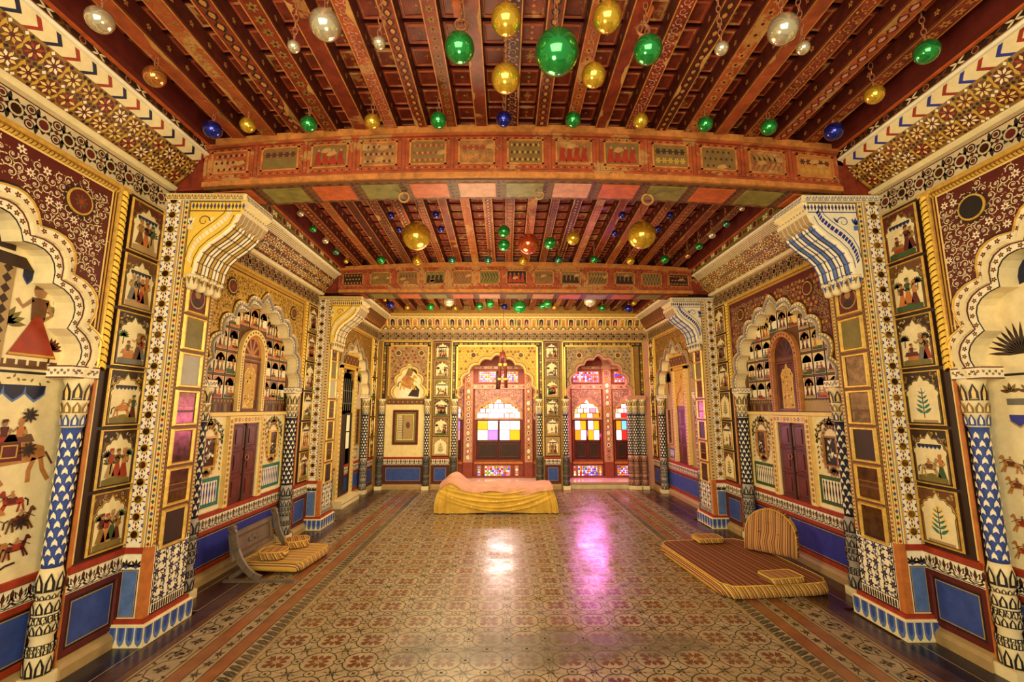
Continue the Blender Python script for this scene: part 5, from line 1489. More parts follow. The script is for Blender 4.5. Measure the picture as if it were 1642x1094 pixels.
# ------------------------------------------------------------------ far wall
def back_wall():
    F, W = BF, wall_back
    A1, A2, H1, H2 = -.18, 1.945, .80, .655       # arch centres and outer half widths
    SPR, TOPB = 1.80, 3.0
    # masonry round the two openings
    for a0, a1, b0, b1 in ((-2.95,A1-.80,-.1,3.95),(A1+.80,A2-.66,-.1,3.95),(A2+.66,3.3,-.1,3.95),(A1-.80,A1+.80,2.75,3.95),(A2-.66,A2+.66,2.75,3.95)):
        mb = MB(F); mb.box(a0, a1, b0, b1, -.16, -.002, 'darkgold'); mb.build('wall_masonry', W)
    def panel(ac, ha, a0, a1, rise, ground, vine, flw, lobes, seed, opening=True, bs=SPR, cw=0.0):
        inner = cusped(ac, ha-.06, bs, rise, lobes, .15, 5, .05); g = lambda w: grow(inner, ac, bs, ha-.06, rise, w)
        pts = [(a0, bs)] + inner + [(a1, bs), (a1, TOPB-.12), (a0, TOPB-.12)]
        mb = MB(F); mb.prism(pts[::-1], -.155 if opening else -.08, .012, ground, 'pink' if opening else 'tan'); pn = Pen(mb, F, .013, .0004); out = g(.07)
        def ht(x):
            for j in range(len(out)-1):
                if out[j][0] <= x <= out[j+1][0]: return max(out[j][1], out[j+1][1])
            return bs
        rg = random.Random(seed)
        scrolls(pn, lambda x, y: a0+.03 < x < a1-.03 and bs+.05 < y < TOPB-.15 and y > ht(x)+.03 and (abs(x-ac) > ha+.0 or y > ht(x)), (a0,a1,bs,TOPB-.12), .082, vine, flw, 'maroon', vine, rg, .012, .4)
        pn.up(4)
        for s in (-1, 1):
            x, y = ac+s*ha*.62, TOPB-.30
            if not opening: x, y = ac+s*.24, TOPB-.26
            pn.disc(x, y, .062, 'lightgold', 14); pn.disc(x, y, .05, 'maroon' if s < 0 and opening else 'brown', 14, .0005)
        mb.build('spandrel', W)
        for w0, w1, c, mat in ((0,.022,.022,'gold' if ac < 1 else 'pink'),(.022,.045,.030,'lightgold' if ac < 1 else 'pink'),(.045,.06,.018,'brown')):
            mb = MB(F); mb.strip(g(w0), g(w1), .0, c, mat); mb.build('arch_moulding', W)
        # gilt frame mouldings round the panel
        for a, b in ((a0-.03,a0),(a1,a1+.03)): fillet(F, a, b, SPR+.05, TOPB-.09, .03, 'gilt', W)
        fillet(F, a0-.03, a1+.03, TOPB-.12, TOPB-.09, .03, 'gilt', W)
        return inner
    panel(A1, H1, A1-.82, A1+.82, .80, 'gold', 'yellow', 'darkgold', 9, 1)
    panel(A2, H2, A2-.70, A2+.70, .80, 'tan', 'brown', 'grey', 9, 2)
    inn = panel(-2.0, .31, -2.40, -1.63, .62, 'tan', 'brown', 'red', 7, 3, False)
    # frames of dark mosaic around the panels
    for a0, a1 in ((-2.56,-1.55),(-1.12,.77),(1.19,2.88)):
        mb = MB(F); mb.box(a0, a0+.085, .64, TOPB-.02, 0, .016, 'darkbrown'); mb.box(a1-.085, a1, .64, TOPB-.02, 0, .016, 'darkbrown'); mb.box(a0+.085, a1-.085, TOPB-.105, TOPB-.02, 0, .016, 'darkbrown'); pn = Pen(mb, F, .0165)
        n = 16
        for k in range(n):
            b = SPR+.1+(TOPB-SPR-.2)*k/n
            for x in (a0+.042, a1-.042): pn.rect(x-.018, x+.018, b, b+.05, ('olive','gold','darkgold')[k % 3])
        for k in range(int((a1-a0)/.1)): pn.rect(a0+.05+.1*k, a0+.12+.1*k, TOPB-.085, TOPB-.045, ('olive','gold','darkgold')[k % 3])
        mb.build('mosaic_border', W)
        for x0, x1, b0, b1 in ((a0-.012,a0+.012,.64,TOPB),(a1-.012,a1+.012,.64,TOPB),(a0,a1,TOPB-.025,TOPB)): fillet(F, x0, x1, b0, b1, .028, 'gilt', W)
    # blind niche on the left: painting, plain white panel
    mb = MB(F); mb.prism([(-2.28,SPR)]+inn[1:-1]+[(-1.72,SPR)], -.06, .002, 'cream'); pn = Pen(mb, F, .003)
    pn.poly([(-2.22,1.82),(-2.15,2.0),(-2.02,2.0),(-1.9,1.88),(-1.78,1.9),(-1.75,1.82)], 'white'); pn.up()
    pn.poly([(-2.02,1.85),(-1.80,1.83),(-1.78,1.98),(-1.86,2.07),(-1.94,1.97)], 'darkbrown'); pn.poly([(-2.14,2.05),(-1.96,1.99),(-1.92,2.2),(-2.05,2.32),(-2.16,2.2)], 'amber'); pn.up()
    rider(pn, -2.02, 1.98, .30, 'gold', 'amber', 'orange'); pn.up(2)
    pn.poly([(-1.98,2.42),(-1.8,2.25),(-1.72,2.2),(-1.74,2.3),(-1.9,2.45)], 'darkbrown'); pn.poly([(-2.08,2.28),(-1.95,2.26),(-1.92,2.38),(-2.02,2.44)], 'darkgold')
    mb.build('niche_painting', W)
    mb = MB(F); mb.box(-2.46, -1.60, .632, 1.68, -.03, .006, 'lightcream'); mb.build('plain_panel', W)
    mb = MB(F); mb.box(-2.42, -1.66, 1.68, 1.78, -.03, .02, 'brown'); pn = Pen(mb, F, .0206)
    for k in range(16): pn.flower(-2.39+.047*k, 1.73, .024, 6, ('amber','maroon')[k % 2], 'tan', k)
    mb.build('frieze', W)
    framed(F.at(0,0,.007), -2.045, 1.22, .52, .70, 'dark red framed window-like mirror hung on the plain cream panel of the far wall', 'olive', None, 3, 'frame', 'framed_mirror', 'panel', .03, 'maroon')
    # columns of this wall
    for a in (-2.53, -1.60, A1-.87, A1+.87, A2-.72): column(F, a, .045, W, 'navy', 'white', 'grey', .056)
    for a, c in ((A2+.70,.06),(A2+.78,-.02),(A2+.60,.02),(A2+.86,.06)): column(F, a, c, W, 'navy', 'white', 'pink', .052)
    mb = MB(F); mb.box(A2+.54, A2+.92, 1.78, 1.86, -.1, .13, 'pink'); mb.build('impost', W)
    # strips of miniatures
    for q, (a0, a1) in enumerate(((-1.50,-1.14),(.80,1.12))):
        mb = MB(F); mb.box(a0, a1, .632, TOPB, -.01, .004, 'darkbrown'); mb.build('wall_strip', W)
        ph = (TOPB-.66)/6
        for k in range(6): put_mini(F, (a0+a1)/2, TOPB-.015-ph*(k+.5), W, ('group','court','ride')[(k+q) % 3] if k < 5 or q else 'shrub', 700+q*20+k, ('maroon','brown','olive','darkbrown','brown','tan')[k], round(a1-a0-.03,3), round(ph-.02,3), .017)
        dado(F, a0, a1, W, .006, 'blue', step=.09)
    dado(F, -2.47, -1.66, W, .004, 'blue', step=.09)
    for a0, a1 in ((-2.69,-2.58),(2.88,3.02)):
        fillet(F, a0, a1, 0, TOPB, .02, 'pink' if a0 > 0 else 'darkgold', W, 'wall_strip')
    # bands and arched frieze up to the ceiling
    mb = MB(F); mb.box(-2.69, 3.02, TOPB, TOPB+.21, -.02, .02, 'tan'); mirror_band(Pen(mb, F, .0206), -2.66, 3.0, TOPB+.01, TOPB+.19, .16, 'tan', 'darkbrown', 'brown'); mb.build('mirror_band', W)
    mb = MB(F); mb.box(-2.69, 3.02, TOPB+.21, TOPB+.235, 0, .04, 'pink'); mb.build('cornice_moulding', W)
    b0, b1 = TOPB+.235, 3.56
    sl = Warp(lambda a, b, c=0.0: F(a, b0+(b1-b0)*b - .3*c, .03+.14*b + c*.95))
    mb = MB(sl); n = 36
    mb.box(-2.69, 3.02, 0, 1, -.04, 0, 'gold'); pn = Pen(mb, sl, .001)
    for k in range(n):
        x = -2.6+5.6*(k+.5)/n; w = .058
        pn.poly([(x-.078,.02),(x+.078,.02),(x,.24)], ('green','brown','olive')[k % 3]); pn.poly([(x-.04,.03),(x+.04,.03),(x,.15)], 'cream', .0004)
        pn.poly([(x-w,.24),(x+w,.24),(x+w,.55)]+[(x+w*cos(t),.55+.15*sin(t)) for t in (.6,1.57,2.54)]+[(x-w,.55)], 'cream')
        pn.poly([(x-w*.75,.25),(x+w*.75,.25),(x+w*.75,.55)]+[(x+w*.75*cos(t),.55+.11*sin(t)) for t in (.6,1.57,2.54)]+[(x-w*.75,.55)], ('gold','black','darkgold','maroon')[k % 4], .0004)
        pn.poly([(x-.025,.26),(x+.025,.26),(x+.012,.44),(x,.52),(x-.012,.44)], ('orange','pink','brown','amber')[(k*3) % 4], .0008)
        pn.rect(x+.0778-.02, x+.0778+.02, .3, .62, ('orange','pink','olive')[k % 3])
    pn.rect(-2.69, 3.02, .74, .80, 'cream'); 
    for k in range(90): pn.poly([(-2.66+.063*k,.82),(-2.62+.063*k,.82),(-2.60+.063*k,.92),(-2.64+.063*k,.92)], 'tan')
    mb.build('arched_frieze', W)
    mb = MB(F); mb.box(-2.69, 3.02, 3.56, 3.72, 0, .19, 'darkgold'); mb.build('cornice_moulding', W)

    # ---- alcoves behind the arches
    YS, ZP = .60, .13                                      # depth of the window screen behind the wall, platform height
    for nm, a0, a1 in (('left', -1.30, .98), ('right', 1.08, 3.05)):
        mb = MB(F)
        mb.box(a0-.05, a0, 0, 2.8, -YS-.05, -.16, 'pink'); mb.box(a1, a1+.05, 0, 2.8, -YS-.05, -.16, 'pink'); mb.box(a0, a1, 2.75, 2.8, -YS-.05, -.16, 'amber')
        mb.build('alcove_wall', W)
        o0, o1 = (A1-.80, A1+.80) if nm == 'left' else (A2-.66, A2+.66)
        mb = MB(F); mb.box(a0, a1, -.05, ZP, -YS-.05, -.161, 'marble'); mb.box(o0, o1, -.05, ZP, -.161, .0, 'marble'); mb.box(o0, o1, .0, ZP, 0, .012, 'beige'); mb.box(o0, o1, ZP-.03, ZP, .012, .035, 'tan'); mb.build('alcove_step', W)
    S = F.at(0, 0, -YS)
    def mosaic(a0, a1, b0, b1, seed, parent, dens=.035, hot=True):
        rg = random.Random(seed); mb = MB(S); mb.box(a0, a1, b0, b1, -.012, .004, 'screendark')
        cols = ['g_white','g_pale','g_white','g_orange','g_red','g_blue','g_pink','g_green','g_violet','g_yellow'] if hot else ['g_red','g_pink','g_blue','g_white','g_orange','g_violet']
        nx, ny = max(1,int((a1-a0)/dens)), max(1,int((b1-b0)/dens)); sx, sy = (a1-a0)/nx, (b1-b0)/ny
        for i in range(nx):
            for j in range(ny):
                x, y = a0+sx*(i+.5), b0+sy*(j+.5); cc = rg.choice(cols); q = .44
                pts = [(x-sx*q,y),(x,y-sy*q),(x+sx*q,y),(x,y+sy*q)] if (i+j) % 2 else [(x-sx*.40,y-sy*.40),(x+sx*.40,y-sy*.36),(x+sx*.36,y+sy*.40),(x-sx*.36,y+sy*.36)]
                mb.prism(pts, .004, .007, cc)
        mb.frame(a0-.02, a1+.02, b0-.02, b1+.02, .022, 0, .02, 'screenpink', bev=.004)
        mb.build('mosaic_glass', parent, kind='stuff')
    def pane_obj(pts, mat, parent):
        mb = MB(S); mb.prism(pts, -.004, .004, mat); return mb.build('pane', parent)
    def window(no, a0, a1, cols_arch, leaves, label):
        win = empty('window_%d' % no); tag(win, label, 'window', kind='structure'); m = (a0+a1)/2; hw = (a1-a0)/2
        # carved panel with the cusped light
        bs, rise = 1.40, .30
        A = cusped(m, hw-.05, bs, rise, 7, .15, 4, .07)
        mb = MB(S); mb.prism(([(a0,bs)]+A+[(a1,bs),(a1,2.02),(a0,2.02)])[::-1], 0, .03, 'screenpink'); pn = Pen(mb, S, .031, .0004); rg = random.Random(no)
        hh = lambda x: bs+rise*1.25*sqrt(max(0,1-((x-m)/(hw-.02))**2))+.06
        scrolls(pn, lambda x, y: a0+.02 < x < a1-.02 and y > hh(x) and y < 1.99, (a0,a1,bs,2.02), .068, 'plum', 'plum', 'cream', 'royal', rg, .012, .3)
        for s in (-1, 1): pn.ring(m+s*hw*.62, 1.89, .035, .05, 'lightgold', 12)
        mb.strip(A, grow(A, m, bs, hw-.05, rise, .025), .03, .045, 'gold')
        mb.build('carved_arch', win)
        nx = max(2, int(round((2*hw-.1)/.125))); sx = (2*hw-.1)/nx; sy = .105
        def top_at(x):
            for j in range(len(A)-1):
                if A[j][0] <= x <= A[j+1][0]:
                    t = (x-A[j][0])/max(1e-6, A[j+1][0]-A[j][0]); return A[j][1]*(1-t)+A[j+1][1]*t
            return bs
        mb = MB(S); mb.prism([(a0+.05,bs-.02)]+A+[(a1-.05,bs-.02)], -.02, -.006, 'screendark'); mb.build('light_bars', win)
        for j in range(5):
            off = (j % 2)*.5
            for i in range(-1, nx+1):
                x0, x1 = a0+.05+sx*(i+off)+.010, a0+.05+sx*(i+1+off)-.010; y0, y1 = bs-.01+sy*j+.009, bs-.01+sy*(j+1)-.009
                x0, x1 = max(x0, a0+.055), min(x1, a1-.055)
                if x1-x0 < .02: continue
                t0, t1, tm = top_at(x0)-.008, top_at(x1)-.008, top_at((x0+x1)/2)-.008
                if max(t0,t1,tm) < y0+.02: continue
                pts = [(x0,y0),(x1,y0),(x1,max(y0+.004,min(y1,t1))),((x0+x1)/2,max(y0+.004,min(y1,tm))),(x0,max(y0+.004,min(y1,t0)))]
                pane_obj(pts, cols_arch[(i*3+j*5) % len(cols_arch)], win)
        mb = MB(S); mb.frame(a0, a1, .47, bs, .04, 0, .04, 'screendark', bev=.01); mb.box(a0, a1, 1.36, 1.40, .0, .05, 'screenpink'); mb.build('window_frame', win)
        nl = len(leaves); lw = (2*hw-.08)/nl
        for q, lc in enumerate(leaves):
            x0 = a0+.04+lw*q+.003; x1 = x0+lw-.006
            mb = MB(S); w = .022
            mb.frame(x0, x1, .50, 1.35, w, .0, .026, 'doorwood', bev=.004); mb.box(x0, x1, .885, .925, 0, .026, 'doorwood'); mb.box(x0+w, x1-w, .50+w, .885, 0, .010, 'darkbrown')
            mb.frame(x0+w+.02, x1-w-.02, .56, .85, .02, .010, .02, 'doorwood', bev=.005)
            xm, ym = (x0+x1)/2, 1.135
            mb.box(xm-.005, xm+.005, .925, 1.33, 0, .02, 'doorwood'); mb.box(x0, x1, ym-.005, ym+.005, 0, .02, 'doorwood')
            sh = mb.build('shutter', win)
            for k, cc in enumerate(lc):
                xx0, xx1 = (x0+w, xm-.005) if k % 2 == 0 else (xm+.005, x1-w); yy0, yy1 = (ym+.005, 1.35-w) if k < 2 else (.925, ym-.005)
                pane_obj([(xx0,yy0),(xx1,yy0),(xx1,yy1),(xx0,yy1)], cc, sh)
        # sill rail and glazed parapet below
        mb = MB(S); mb.box(a0, a1, .42, .47, 0, .05, 'orange'); mb.box(a0, a1, ZP, .42, -.02, 0, 'screendark'); mb.build('window_sill', win)
        return win
    W_, V_, Y_, O_, R_, P_, H_, G_, B_, C_, K_ = 'g_white','g_violet','g_yellow','g_orange','g_red','g_pale','g_hot','g_green','g_blue','g_cyan','g_pink'
    w1 = window(1, -.67, .37, [H_,P_,W_,P_,H_,W_,H_,P_,W_,H_,K_,H_,W_,Y_,H_,W_,P_], [(Y_,W_,P_,V_),(W_,P_,W_,Y_)], 'wide centre alcove window with two shutters and white glowing arched light')
    w2 = window(2, -1.26, -.93, [P_,G_,P_,W_,Y_], [(W_,V_,R_,K_)], 'narrow alcove window left of the wide centre window')
    w3 = window(3, .60, .95, [P_,O_,W_,Y_], [(O_,Y_,P_,W_)], 'narrow alcove window right of the wide centre window')
    w4 = window(4, 1.45, 2.10, [P_,W_,P_,Y_,H_,P_,W_,H_,P_,O_,P_,K_], [(W_,Y_,O_,W_),(W_,Y_,Y_,W_)], 'two-leaf window at the left of the right alcove, pale yellow light')
    w5 = window(5, 2.35, 2.98, [W_,R_,P_,R_,W_,P_,O_,R_,W_], [(O_,C_,W_,R_),(R_,B_,B_,O_)], 'red and blue paned window behind the column cluster of the right alcove')
    for win, a0, a1, sd in ((w1,-.44,.09,1),(w4,1.56,1.98,2),(w5,2.42,2.86,3)): mosaic(a0, a1, .17, .37, sd, win, .036, sd != 3)
    for win, xs_ in ((w1,(-.57,.24)),(w2,(-1.12,)),(w3,(.72,.86)),(w4,(1.49,2.04))):
        for x in xs_: mosaic(x-.022, x+.022, .17, .37, int(x*100), win, .045)
    # transom: glazed panels over a rail
    for win, a0, a1, sd in ((w1,-.58,.26,7),(w4,1.50,2.05,8),(w5,2.42,2.86,9)): mosaic(a0, a1, 2.18, 2.40, sd, win, .040, sd == 7)
    for a0, a1, b0, b1, c, mat in ((-1.30,.98,2.02,2.12,.05,'screenpink'),(1.08,3.05,2.02,2.12,.05,'screenpink'),(-1.30,.98,2.46,2.52,.05,'screenpink'),(1.08,3.05,2.46,2.52,.05,'screenpink'),(-1.30,.98,2.12,2.75,-.01,'screendark'),(1.08,3.05,2.12,2.75,-.01,'screendark'),(-1.30,.98,ZP,ZP+.04,.04,'screendark'),(1.08,3.05,ZP,ZP+.04,.04,'screendark')):
        mb = MB(S); mb.box(a0, a1, b0, b1, -.03, c, mat); pn = Pen(mb, S, c+.0006)
        if mat == 'screenpink':
            n = int((a1-a0)/.075)
            for k in range(n): pn.flower(a0+.075*(k+.5), (b0+b1)/2, .028, 6, ('gold','screendark','cream')[k % 3], 'maroon', k)
        mb.build('screen_rail', W)
    # the screen closes against the outside
    mb = MB(S); mb.box(-1.35, 3.1, -.1, 2.8, -.06, -.031, 'screendark'); mb.build('screen_backing', W)
    for a0, a1 in ((-.91,-.71),(.41,.58),(1.12,1.42),(2.13,2.32)):
        mb = MB(S); mb.box(a0, a1, .46, 2.75, 0, .07, 'screenpink'); mb.box(a0, a1, ZP, .46, 0, .075, 'screendark'); pn = Pen(mb, S, .0706); m = (a0+a1)/2; rg = random.Random(int(a0*50))
        pn.outline(a0, a1, .48, 2.46, .016, 'orange')
        for k in range(15):
            b = .56+.128*k; cc = rg.choice(('cream','gold','white','pink'))
            pn.disc(m, b, .05, 'maroon', 12, ry=.06); pn.disc(m, b, .040, cc, 12, .0005, ry=.050); pn.disc(m, b, .024, rg.choice(('screendark','orange','white','cream')), 8, .001, ry=.032)
            for s in (-1, 1): pn.petal(m+s*.055, b+.064, s*.8, .035, .018, 'screendark')
        mb.build('screen_pillar', W)
back_wall()

# ------------------------------------------------------------------ hanging glass balls
BALLS = [(-2.053,2.016,3.539,.061,'silver'),(-.952,2.082,3.589,.078,'silver'),(-1.159,2.184,3.55,.033,'silver'),(-.697,2.184,3.579,.034,'silver'),(-.259,2.202,3.57,.082,'green'),(-.001,2.058,3.608,.079,'gold'),(-.004,2.376,3.526,.085,'gold'),(.276,2.178,3.528,.119,'green'),(.525,2.04,3.613,.075,'gold'),(.516,2.37,3.548,.071,'gold'),(.784,2.196,3.566,.078,'green'),(1.189,2.184,3.568,.037,'silver'),(1.46,2.064,3.578,.076,'silver'),(1.619,2.148,3.545,.035,'silver'),(2.383,2.226,3.6,.063,'green'),(2.403,2.61,3.626,.058,'gold'),(-2.162,2.502,3.617,.061,'copper'),
 (2.607,3.23,3.78,.069,'blue'),(-2.29,3.23,3.75,.068,'blue'),(-2.023,3.23,3.79,.057,'gold'),(-1.549,3.23,3.805,.062,'green'),(-1.054,3.23,3.831,.059,'gold'),(-.535,3.23,3.847,.065,'green'),(-.019,3.23,3.862,.061,'blue'),(.529,3.23,3.862,.061,'green'),(1.065,3.23,3.857,.06,'gold'),(1.582,3.23,3.835,.059,'green'),(2.089,3.23,3.813,.062,'green'),
 (-.969,4.626,3.443,.152,'gold'),(1.454,4.542,3.437,.149,'gold'),(.25,4.806,3.433,.118,'red'),(-.023,4.53,3.466,.065,'green'),(-.023,4.662,3.363,.067,'green'),(.489,4.74,3.417,.068,'green'),(.74,4.692,3.457,.074,'gold'),(-1.214,4.476,3.616,.038,'blue'),(-1.211,4.83,3.605,.034,'blue'),(-.745,4.5,3.637,.039,'blue'),(-.74,4.836,3.617,.038,'blue'),(1.237,4.482,3.634,.039,'blue'),(1.26,4.908,3.606,.039,'blue'),(1.723,4.428,3.613,.038,'blue'),(1.707,4.752,3.597,.037,'blue'),
 (-1.785,6.16,3.697,.061,'green'),(-1.27,6.16,3.69,.07,'gold'),(-.771,6.16,3.701,.057,'teal'),(-.254,6.16,3.704,.058,'teal'),(.247,6.16,3.697,.062,'gold'),(.758,6.16,3.709,.058,'teal'),(1.271,6.16,3.72,.057,'green'),(1.792,6.16,3.704,.061,'gold'),(2.29,6.16,3.725,.061,'green'),
 (-2.125,4.398,3.596,.036,'silver'),(-2.156,4.776,3.584,.039,'green'),(-2.148,5.106,3.574,.039,'silver'),(-2.147,5.442,3.556,.041,'teal'),(-2.139,5.778,3.547,.032,'gold'),(2.392,4.242,3.607,.029,'silver'),(2.406,4.596,3.593,.038,'teal'),(2.386,4.896,3.585,.041,'silver'),(2.375,5.226,3.573,.044,'green'),(2.365,5.544,3.565,.039,'copper'),
 (-2.173,7.842,3.525,.033,'gold'),(-2.126,8.058,3.484,.073,'blue'),(-1.901,8.436,3.524,.047,'gold'),(-1.425,8.25,3.495,.076,'green'),(-.979,7.506,3.424,.096,'silver'),(-.987,8.526,3.535,.042,'gold'),(-.499,8.268,3.515,.077,'green'),(-.283,7.848,3.464,.078,'green'),(-.027,8.4,3.534,.06,'blue'),(.246,7.92,3.425,.124,'green'),(.687,8.172,3.496,.07,'green'),(.749,7.836,3.464,.078,'green'),(.944,8.484,3.544,.048,'gold'),(1.422,7.35,3.405,.105,'silver'),(1.861,8.394,3.515,.065,'green'),(2.361,8.37,3.498,.077,'blue'),(2.371,8.022,3.526,.045,'gold')]
NEARL = ['oval silver ball at the far left edge of the ceiling','large silver ball at upper left, the biggest silver one on that side','small silver ball left of the large upper left silver ball','small silver ball right of the large upper left silver ball','green ball left of the two gold balls near the middle','gold ball directly above another gold ball, left of the giant green','gold ball hanging under another gold ball, left of the giant green','giant green ball in the middle, the largest green of all','gold ball at upper right of the giant green ball','gold ball at lower right of the giant green ball','green ball under a rusty ring, right of the giant green','small silver ball alone between the green ball and the large right silver ball','large silver ball at upper right, the biggest silver one on that side','small silver ball touching distance right of the large upper right silver ball','oval green ball at the right edge beside the chevron cornice','gold ball at the right edge between the oval green and the blue ball','copper ball at the left edge above the blue corner ball']
ORDN = ['first','second','third','fourth','fifth','sixth','seventh','eighth','ninth','tenth','eleventh','twelfth','thirteenth','fourteenth','fifteenth','sixteenth','seventeenth']
MIDL = ['big gold ball on the left under the middle bay ceiling','big gold ball on the right under the middle bay ceiling','coral red ball in the middle bay, the only red one','green ball hanging above another green ball left of the red ball','green ball hanging under another green ball left of the red ball','green ball close to the right of the red ball','gold ball second to the right of the red ball',
 'small blue ball upper left of the left big gold ball','small blue ball lower left of the left big gold ball','small blue ball upper right of the left big gold ball','small blue ball lower right of the left big gold ball','small blue ball upper left of the right big gold ball','small blue ball lower left of the right big gold ball','small blue ball upper right of the right big gold ball','small blue ball lower right of the right big gold ball']
glob = {}
def globe_mesh(col):
    if col in glob: return glob[col]
    mb = MB(ID); mb.lathe([(0.0,-1.0)]+[(sin(pi*k/20), -cos(pi*k/20)) for k in range(1,20)]+[(.0,1.0)], 32, 'ball_'+col)
    g = mb.mesh('globe')
    glob[col] = g; return g
mb = MB(ID); mb.lathe([(.24,.93),(.26,1.0),(.22,1.08),(.10,1.11),(.0,1.12)], 14, 'gilt'); CAPM = mb.mesh('cap')
mb = MB(ID); mb.tube([(.012*cos(t*pi/5), 0, .022*sin(t*pi/5)) for t in range(10)], .0035, 'iron', 5, True); LINK = mb.mesh('chain_link')
mb = MB(ID); mb.tube([(.028*cos(t*pi/7), 0, .028*sin(t*pi/7)) for t in range(14)], .007, 'iron', 6, True); BIGRING = mb.mesh('ceiling_ring')
order_front = sorted(range(17, 28), key=lambda i: BALLS[i][0]); order_rear = sorted(range(43, 52), key=lambda i: BALLS[i][0]); order_last = sorted(range(62, 79), key=lambda i: BALLS[i][0])
def pull(p, y):
    t = y/p[1]; return (p[0]*t, y, 1.6+(p[2]-1.6)*t, p[3]*t, p[4])
for i, p in enumerate(BALLS):
    if i < 17: lab, grp = NEARL[i], 'balls over the near bay'
    elif i < 28: lab, grp, p = '%s ball, %s from the left in the row before the front beam' % (p[4], ORDN[order_front.index(i)]), 'row of balls before the front beam', pull(p, 3.04)
    elif i < 43: lab, grp = MIDL[i-28], 'balls over the middle bay'
    elif i < 52: lab, grp, p = '%s ball, %s from the left in the row before the rear beam' % (p[4], ORDN[order_rear.index(i)]), 'row of balls before the rear beam', pull(p, 5.80)
    elif i < 57: lab, grp = 'tiny %s ball beside the left cornice of the middle bay, %s from the front' % (p[4], ORDN[i-52]), 'tiny balls beside the cornices'
    elif i < 62: lab, grp = 'tiny %s ball beside the right cornice of the middle bay, %s from the front' % (p[4], ORDN[i-57]), 'tiny balls beside the cornices'
    else: lab, grp = '%s ball over the rear bay, %s from the left behind the rear beam' % (p[4], ORDN[order_last.index(i)]), 'balls over the rear bay'
    x, y, z, r, col = p
    root = empty('glass_ball', (x, y, z), RNG.random()*6); tag(root, lab.replace(' ball', ' glass ball', 1), 'ornament', grp)
    put('globe', globe_mesh(col), root, Matrix.Diagonal((r, r, r, 1))); put('cap', CAPM, root, Matrix.Diagonal((r, r, r, 1)))
    topz = (zj(y, x) if abs(x-.165) < 2.4 else zj(y, x)+.02) - z
    if not any(abs(x-jx) < JW*.5 for jx in JX): topz += .10
    b = r*1.12; k = 0; n = max(1, int((topz-b)/.036)); st = max(.004, (topz-b)/n)
    for k in range(n): put('chain_link', LINK, root, Matrix.Translation((0,0,b+st*(k+.5))) @ Matrix.Rotation(pi/2*(k % 2), 4, 'Z') @ Matrix.Diagonal((1,1,max(.6,st/.038),1)))
for x, y, lab in ((-.26,2.28,'rusty ceiling ring above the green ball left of the middle'),(.80,2.30,'rusty ceiling ring above the green ball right of the middle')):
    root = empty('hanging_ring', (x, y, 3.80)); tag(root, lab, 'ring', 'rusty ceiling rings')
    put('ring_loop', BIGRING, root, Matrix.Translation((0,0,-.01)) @ Matrix.Scale(1.3, 4)); put('ring_loop', BIGRING, root, Matrix.Translation((0,0,.05)) @ Matrix.Rotation(pi/2, 4, 'Z'))
    mb = MB(ID); mb.box(-.05,.05,-.05,.05,.085,.10,'soffitorange'); mb.build('backplate', root)

